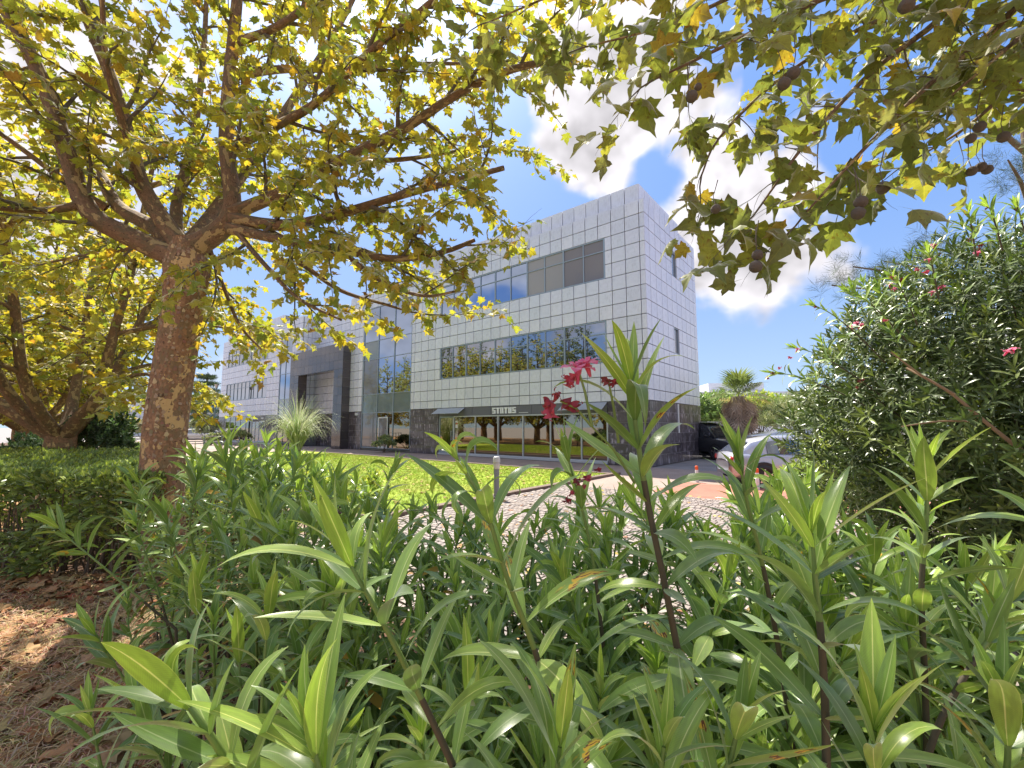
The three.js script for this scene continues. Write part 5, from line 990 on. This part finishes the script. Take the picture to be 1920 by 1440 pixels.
// pine reaching up behind the thicket
{
  seedTo(1220);
  const base = V(9.6, 0, -7.6), g = thing('pine_tree', 'pine with long thin needles rising behind the oleander thicket', 'tree', null, base);
  part(g, 'trunk', tube([V(0, -0.1, 0), V(0.1, 2.5, 0), V(-0.1, 5, 0.1), V(0, 7.5, 0)], [0.2, 0.17, 0.12, 0.05], 12, 0.15, 4), std(rgb(0.2, 0.14, 0.1), 0.95));
  const tuft = (() => { const gs = []; for (let i = 0; i < 26; i++) { const d = randDir(); d.y = Math.abs(d.y) * 0.9 + 0.15; d.normalize(); const q = lance(0.35, 0, 0, 0.012, 2); q.applyMatrix4(basis(V(0, rr(0, 0.5), 0), d, randDir(), rr(0.7, 1))); gs.push(q); } return mergeGeometries(gs); })();
  const list = [], boughs = [];
  for (const [x, y, d, r] of [[1600, 500, 7.4, 0.05], [1660, 490, 7.2, 0.05], [1560, 535, 7.6, 0.03], [1700, 140, 6.8, 0.05], [1890, 300, 7, 0.05], [1720, 460, 7.6, 0.04]]) {
    const e = at(x, y, d).sub(base), s = V(0, Math.max(1.5, e.y - 0.9), 0), pts = curvePts([s, s.clone().lerp(e, 0.5).add(V(0, 0.2, 0)), e], 10);
    boughs.push(tube(pts, pts.map((_, i) => lerp(r, 0.012, i / 10)), 6));
    for (let i = 4; i <= 10; i++) for (let k = 0; k < 7; k++) { const q = pts[i].clone().add(randDir().multiplyScalar(0.22)); list.push({ m: basis(q, e.clone().sub(s).normalize().add(randDir().multiplyScalar(0.8)), randDir(), rr(0.16, 0.26)), c: rgb(0.07 * rr(0.8, 1.3), 0.11 * rr(0.8, 1.3), 0.045) }); }
  }
  boughs.forEach((q) => part(g, 'bough', q, TWIG));
  stuffPart(g, 'needles', tuft, std(0xffffff, 0.8), list);
}
// cedar left of the left wing
{
  seedTo(1230);
  const base = at(398, 830, 62).setY(0).add(V(-1.5, 0, 0)), g = thing('cedar_tree', 'spreading dark green cedar beyond the left wing of the office', 'tree', null, base), list = [];
  part(g, 'trunk', tube([V(0, -0.1, 0), V(0, 5, 0), V(0.2, 9.5, 0)], [0.4, 0.28, 0.06], 10, 0.1, 5), std(rgb(0.16, 0.12, 0.09), 0.95));
  for (let i = 0; i < 1800; i++) { const tier = Math.floor(rr(0, 10)), y = 0.6 + tier * 0.92, r = (10.2 - y) * 0.52 * Math.sqrt(R()), a = rr(0, 6.283), c = pick([[0.06, 0.10, 0.05], [0.08, 0.13, 0.055], [0.14, 0.2, 0.06]]); list.push({ m: basis(V(Math.cos(a) * r, y - r * 0.18 + rr(-0.12, 0.12), Math.sin(a) * r), V(Math.cos(a), 0.15, Math.sin(a)).add(randDir().multiplyScalar(0.3)), V(0, 1, 0), rr(0.5, 0.95)), c: rgb(...c) }); }
  stuffPart(g, 'foliage', SPRIG_FINE, std(0xffffff, 0.85), list);
}

// ---------- far buildings ----------
{
  const white = std(rgb(0.62, 0.63, 0.68), 0.6), joint = std(rgb(0.2, 0.2, 0.23), 0.8), glass = phys(rgb(0.3, 0.33, 0.38), 0.02, { metalness: 1 }), grey = std(rgb(0.42, 0.41, 0.42), 0.7);
  function slab(label, base, turn, w, h, dp, mat, cols, rows, windows, roofMat) {
    const g = thing('office_block', label, 'building', null, base, turn);
    boxPart(g, 'wall', mat, -w / 2, w / 2, 0, h, -dp, 0);
    const js = [];
    for (let i = 1; i < cols; i++) js.push(box(-w / 2 + i * w / cols - 0.03, -w / 2 + i * w / cols + 0.03, 0.1, h - 0.05, -0.01, 0.012));
    for (let j = 1; j < rows; j++) js.push(box(-w / 2 + 0.02, w / 2 - 0.02, j * h / rows - 0.03, j * h / rows + 0.03, -0.01, 0.016));
    if (js.length) part(g, 'joints', mergeGeometries(js), joint).userData.kind = 'stuff';
    for (const [x0, x1, y0, y1] of windows) { const f = part(g, 'window', mergeGeometries([box(x0, x1, y0, y0 + 0.08, 0.02, 0.1), box(x0, x1, y1 - 0.08, y1, 0.02, 0.1), box(x0, x0 + 0.08, y0 + 0.08, y1 - 0.08, 0.02, 0.1), box(x1 - 0.08, x1, y0 + 0.08, y1 - 0.08, 0.02, 0.1)]), joint); boxPart(f, 'pane', glass, x0 + 0.05, x1 - 0.05, y0 + 0.05, y1 - 0.05, 0.03, 0.05); }
    if (roofMat) boxPart(g, 'roof', roofMat, -w / 2 - 0.4, w / 2 + 0.4, h, h + 0.35, -dp - 0.4, 0.4);
    return g;
  }
  const win = (n, x0, x1, ys, h) => ys.flatMap((y) => Array.from({ length: n }, (_, i) => [lerp(x0, x1, i / n) + 0.08, lerp(x0, x1, (i + 1) / n) - 0.08, y, y + h]));
  slab('far white panelled office block seen past the near tree trunk', at(228, 830, 75).setY(0), 0.35, 13.5, 7.6, 10, white, 18, 9, win(3, 4.6, 6.7, [0.8, 3.6, 5.2], 1.3));
  slab('far grey office block with rows of windows and sloping roof', at(378, 830, 95).setY(0), -0.5, 12, 8.2, 12, grey, 0, 0, win(7, -5.8, 5.8, [0.8, 2.8, 4.8, 6.4], 1.5), std(rgb(0.6, 0.58, 0.58), 0.7));
  const g = slab('long low white building beyond the palm and bushes', at(1390, 830, 110).setY(0), -0.1, 34, 10.2, 20, white, 0, 0, win(9, -15, 15, [6.5], 1.6), std(rgb(0.55, 0.55, 0.6), 0.7));
  boxPart(g, 'plant_room', white, -6, 8, 10.4, 13.2, -14, -4);
  const h2 = slab('small white house with flat roof at the far right of the bushes', at(1560, 830, 90).setY(0), 0.3, 16, 5.5, 12, white, 0, 0, win(4, -7, 7, [2.2], 1.5), white);
}
// lamp posts, railing, bollards, markers
{
  const pole = std(rgb(0.16, 0.24, 0.23), 0.5), steel = phys(rgb(0.5, 0.5, 0.5), 0.35, { metalness: 0.7 });
  for (const [px, d, h, l] of [[218, 34, 4.8, 'green lamp post standing before the far white office block'], [399, 48, 6, 'slim lamp post between the cedar and the left wing']]) {
    const g = thing('lamp_post', l, 'lamp post', null, at(px, 830, d).setY(0));
    part(g, 'pole', tube([V(0, 0, 0), V(0, h * 0.5, 0), V(0, h, 0)], [0.1, 0.08, 0.06], 8), pole);
    part(g, 'lantern', new THREE.CylinderGeometry(0.22, 0.12, 0.4, 10).translate(0, h + 0.2, 0), steel);
  }
  const r = thing('railing', 'grey metal railing along the far side of the paving', 'railing', null, at(245, 830, 32).setY(0), 0.2);
  for (let i = -5; i <= 5; i++) boxPart(r, 'post', pole, i * 1.2 - 0.03, i * 1.2 + 0.03, 0, 1.0, -0.03, 0.03);
  for (const y of [0.55, 0.95]) boxPart(r, 'rail', steel, -6.1, 6.1, y, y + 0.06, -0.065, -0.032);
  const bl = thing('bollard_light', 'grey bollard light with ribbed pale head on the lawn edge', 'bollard', null, at(931, 915, 10.4).setY(0.04));
  const prof = (pp) => new THREE.LatheGeometry(pp.map(([x, y]) => new THREE.Vector2(x, y)), 20);
  part(bl, 'post', prof([[0, 0], [0.1, 0], [0.1, 0.03], [0.065, 0.035], [0.065, 0.66], [0, 0.66]]), std(rgb(0.2, 0.2, 0.21), 0.5));
  part(bl, 'lamp_head', prof([[0.05, 0.66], [0.075, 0.665], [0.07, 0.69], [0.078, 0.70], [0.072, 0.73], [0.079, 0.74], [0.073, 0.77], [0.079, 0.78], [0.074, 0.81], [0.05, 0.815]]), std(rgb(0.55, 0.5, 0.46), 0.4));
  part(bl, 'cap', prof([[0, 0.815], [0.085, 0.815], [0.088, 0.83], [0.08, 0.93], [0.055, 0.955], [0, 0.96]]), std(rgb(0.5, 0.49, 0.48), 0.45));
  const wht = std(rgb(0.75, 0.75, 0.75), 0.5), red = std(rgb(0.75, 0.12, 0.03), 0.5);
  for (const [px, d, top] of [[1420, 11.9, 0.58], [1307, 13.5, 0.5]]) {
    const m = thing('parking_marker', px > 1400 ? 'short white parking marker with red band beside the silver car' : 'short white parking marker with red band by the granite corner', 'bollard', 'parking markers', at(px, 900, d).setY(0));
    part(m, 'post', prof([[0, 0], [0.05, 0], [0.045, top - 0.12], [0, top - 0.12]]), wht); part(m, 'band', prof([[0, top - 0.119], [0.047, top - 0.119], [0.047, top - 0.02], [0.03, top], [0, top]]), red);
  }
}
// ---------- parked cars ----------
function car(label, base, turn, paint, o) {
  const g = thing('parked_car', label, 'car', null, base, turn), H = o.h, Lh = o.l / 2, W = o.w / 2, belt = o.belt;
  const glass = phys(rgb(0.18, 0.2, 0.22), 0.02, { metalness: 0.9 }), black = std(rgb(0.02, 0.02, 0.022), 0.6), chrome = phys(rgb(0.6, 0.6, 0.62), 0.15, { metalness: 1 });
  function loft(st) {   // stations of half rings [y, z] joined along x
    const P = [], I = [], m = st[0][1].length;
    for (const [x, ring] of st) for (const s of [1, -1]) for (const [y, z] of ring) P.push(x, y, z * s);
    for (let i = 0; i < st.length - 1; i++) for (let s = 0; s < 2; s++) for (let k = 0; k < m - 1; k++) { const a = (i * 2 + s) * m + k, c = a + 2 * m; if (s) I.push(a, a + 1, c, a + 1, c + 1, c); else I.push(a, c, a + 1, a + 1, c, c + 1); }
    for (const i of [0, st.length - 1]) for (let k = 0; k < m - 1; k++) { const a = i * 2 * m + k, c = a + m; if (i) I.push(a, a + 1, c, a + 1, c + 1, c); else I.push(a, c, a + 1, a + 1, c, c + 1); }
    const q = new THREE.BufferGeometry(); q.setAttribute('position', new THREE.Float32BufferAttribute(P, 3)); q.setIndex(I); q.computeVertexNormals(); return q;
  }
  const ring = (w, yb, ys) => [[yb, 0], [yb, w * 0.86], [yb + 0.12, w * 0.97], [lerp(yb, ys, 0.5), w], [ys - 0.1, w * 0.985], [ys, w * 0.9], [ys + 0.035, w * 0.55], [ys + 0.05, 0]];
  const body = part(g, 'body', loft(o.body.map(([x, yb, ys, w]) => [x * Lh, ring(w * W, yb, ys)])), paint);
  const cab = (inset, lift) => o.cabin.map(([x, y, w]) => [x * Lh, [[belt - 0.04, W * 0.9 - inset], [lerp(belt, y, 0.5), lerp(W * 0.88, w * W, 0.55) - inset], [Math.max(belt, y - 0.05), w * W - inset], [y + lift, w * W * 0.85 - inset], [y + 0.025 + lift, 0]]]);
  part(g, 'roof', loft(cab(0, 0)), paint);
  // side glass just proud of the cabin
  for (const s of [1, -1]) for (const [a, c] of o.windows) {
    const P = [], I = [], n = 10;
    for (let i = 0; i <= n; i++) { const x = lerp(a, c, i / n), k = o.cabin.findIndex((q) => q[0] >= x), p1 = o.cabin[Math.max(1, k)], p0 = o.cabin[Math.max(1, k) - 1], f = (x - p0[0]) / (p1[0] - p0[0]), y = lerp(p0[1], p1[1], f) - 0.1, w = lerp(p0[2], p1[2], f); const yt = Math.max(belt + 0.03, y), kk = clamp((yt - belt) / Math.max(0.05, y + 0.1 - belt), 0, 1); P.push(x * Lh, belt + 0.02, s * (W * 0.895 + 0.008), x * Lh, yt, s * (lerp(W * 0.885, w * W, kk) + 0.01)); if (i < n) I.push(i * 2, i * 2 + 1, i * 2 + 2, i * 2 + 1, i * 2 + 3, i * 2 + 2); }
    const q = new THREE.BufferGeometry(); q.setAttribute('position', new THREE.Float32BufferAttribute(P, 3)); q.setIndex(I); q.computeVertexNormals(); part(g, 'window', q, glass);
  }
  for (const i of [0, o.cabin.length - 2]) {   // windscreen and rear window
    const [a, c] = [o.cabin[i], o.cabin[i + 1]], lowIs = i === 0 ? a : c, hi = i === 0 ? c : a, out = i === 0 ? -0.012 : 0.012;
    const mk = (q, k) => [lerp(lowIs[0], hi[0], k) * Lh + out, lerp(lowIs[1], hi[1], k) + 0.02, q * lerp(lowIs[2], hi[2], k) * W * 0.84];
    const q = new THREE.BufferGeometry(), p = [mk(-1, 0.08), mk(1, 0.08), mk(1, 0.9), mk(-1, 0.9)].flat(); q.setAttribute('position', new THREE.Float32BufferAttribute(p, 3)); q.setIndex([0, 1, 2, 0, 2, 3]); q.computeVertexNormals(); part(g, 'windscreen', q, glass);
  }
  const R0 = o.wheel;
  for (const x of o.axles) for (const s of [1, -1]) {
    const arch = part(g, 'wheel_arch', new THREE.CylinderGeometry(R0 + 0.06, R0 + 0.06, 0.02, 28).rotateX(Math.PI / 2), black); arch.position.set(x * Lh, R0 + 0.02, s * (W - 0.0));
    const wh = part(g, 'wheel', new THREE.TorusGeometry(R0 - 0.07, 0.075, 10, 26), black); wh.position.set(x * Lh, R0, s * (W - 0.03));
    part(wh, 'rim', mergeGeometries([new THREE.CylinderGeometry(0.07, 0.07, 0.1, 12).rotateX(Math.PI / 2), ...Array.from({ length: 5 }, (_, k) => new THREE.BoxGeometry(0.05, R0 - 0.1, 0.05).translate(0, (R0 - 0.1) / 2, 0.03 * s).rotateZ(k * 1.2566))]), chrome);
  }
  for (const s of [1, -1]) { part(g, 'headlight', new THREE.SphereGeometry(0.13, 10, 8).scale(1.2, 0.6, 0.8).translate(Lh * 0.93, 0.66, s * W * 0.72), chrome); part(g, 'tail_light', new THREE.SphereGeometry(0.13, 10, 8).scale(0.7, 0.8, 0.9).translate(-Lh * 0.955, 0.78, s * W * 0.72), std(rgb(0.4, 0.02, 0.02), 0.3)); const mi = part(g, 'mirror', new THREE.SphereGeometry(0.11, 10, 8).scale(0.8, 0.65, 1).translate(o.windows[o.windows.length - 1][1] * Lh - 0.12, belt + 0.07, s * (W + 0.07)), o.mirror ?? black); part(g, 'door_handle', new THREE.BoxGeometry(0.16, 0.025, 0.03).translate(-0.1 * Lh, belt - 0.12, s * W * 0.99), chrome); }
  boxPart(g, 'sill', black, -Lh * 0.86, Lh * 0.86, 0.17, 0.27, -W * 0.96, W * 0.96);
  return g;
}
{
  const hatch = { l: 4.3, w: 1.78, h: 1.45, belt: 0.93, wheel: 0.32, axles: [-0.62, 0.64], windows: [[-0.55, 0.0], [0.03, 0.46]],
    body: [[-1, 0.42, 0.7, 0.6], [-0.97, 0.3, 0.88, 0.86], [-0.85, 0.24, 0.93, 0.97], [-0.4, 0.2, 0.93, 1], [0.3, 0.2, 0.92, 1], [0.55, 0.21, 0.9, 0.99], [0.85, 0.25, 0.76, 0.93], [0.96, 0.3, 0.64, 0.8], [1, 0.4, 0.54, 0.55]],
    cabin: [[-0.93, 0.92, 0.8], [-0.72, 1.28, 0.72], [-0.45, 1.41, 0.7], [-0.1, 1.45, 0.7], [0.15, 1.4, 0.7], [0.36, 1.2, 0.75], [0.6, 0.91, 0.84]] };
  const silver = phys(rgb(0.45, 0.45, 0.5), 0.3, { metalness: 0.55, clearcoat: 1, clearcoatRoughness: 0.04 }), grey = phys(rgb(0.42, 0.43, 0.46), 0.3, { metalness: 0.5, clearcoat: 1, clearcoatRoughness: 0.04 }), dark = phys(rgb(0.025, 0.028, 0.035), 0.3, { clearcoat: 1, clearcoatRoughness: 0.05 }), white = phys(rgb(0.7, 0.7, 0.7), 0.35, { clearcoat: 1 });
  const p1 = at(1500, 905, 12.9).setY(0);
  car('silver hatchback parked on the red paving beside the oleander thicket', p1, -0.12, silver, hatch);
  car('pale grey car parked behind the silver hatchback', at(1500, 880, 16.2).setY(0), -0.1, grey, { ...hatch, l: 4.5, cabin: hatch.cabin.map(([x, y, w]) => [x, y > 1 ? y + 0.09 : y, w]) });
  const suv = { l: 4.7, w: 1.9, h: 1.9, belt: 1.15, wheel: 0.38, axles: [-0.62, 0.62], windows: [[-0.85, -0.3], [-0.26, 0.12], [0.15, 0.44]],
    body: [[-1, 0.45, 0.9, 0.8], [-0.97, 0.4, 1.12, 0.96], [-0.5, 0.32, 1.15, 1], [0.4, 0.32, 1.14, 1], [0.9, 0.36, 1.02, 0.96], [1, 0.45, 0.8, 0.82]],
    cabin: [[-0.98, 1.14, 0.86], [-0.9, 1.78, 0.8], [-0.4, 1.9, 0.78], [0.1, 1.88, 0.78], [0.34, 1.7, 0.8], [0.56, 1.13, 0.86]] };
  const s = car('black off-road car with pale roof parked past the granite corner', at(1330, 860, 24).setY(0), -1.25, dark, suv);
  boxPart(s, 'roof_panel', white, -1.9, 0.7, 1.93, 1.97, -0.66, 0.66);
  car('small white car parked beyond the left wing', at(372, 830, 52).setY(0), 0.6, white, hatch);
  car('white car parked far off past the near tree trunk', at(392, 830, 58).setY(0), 0.5, white, hatch);
}
renderer.render(scene, camera);
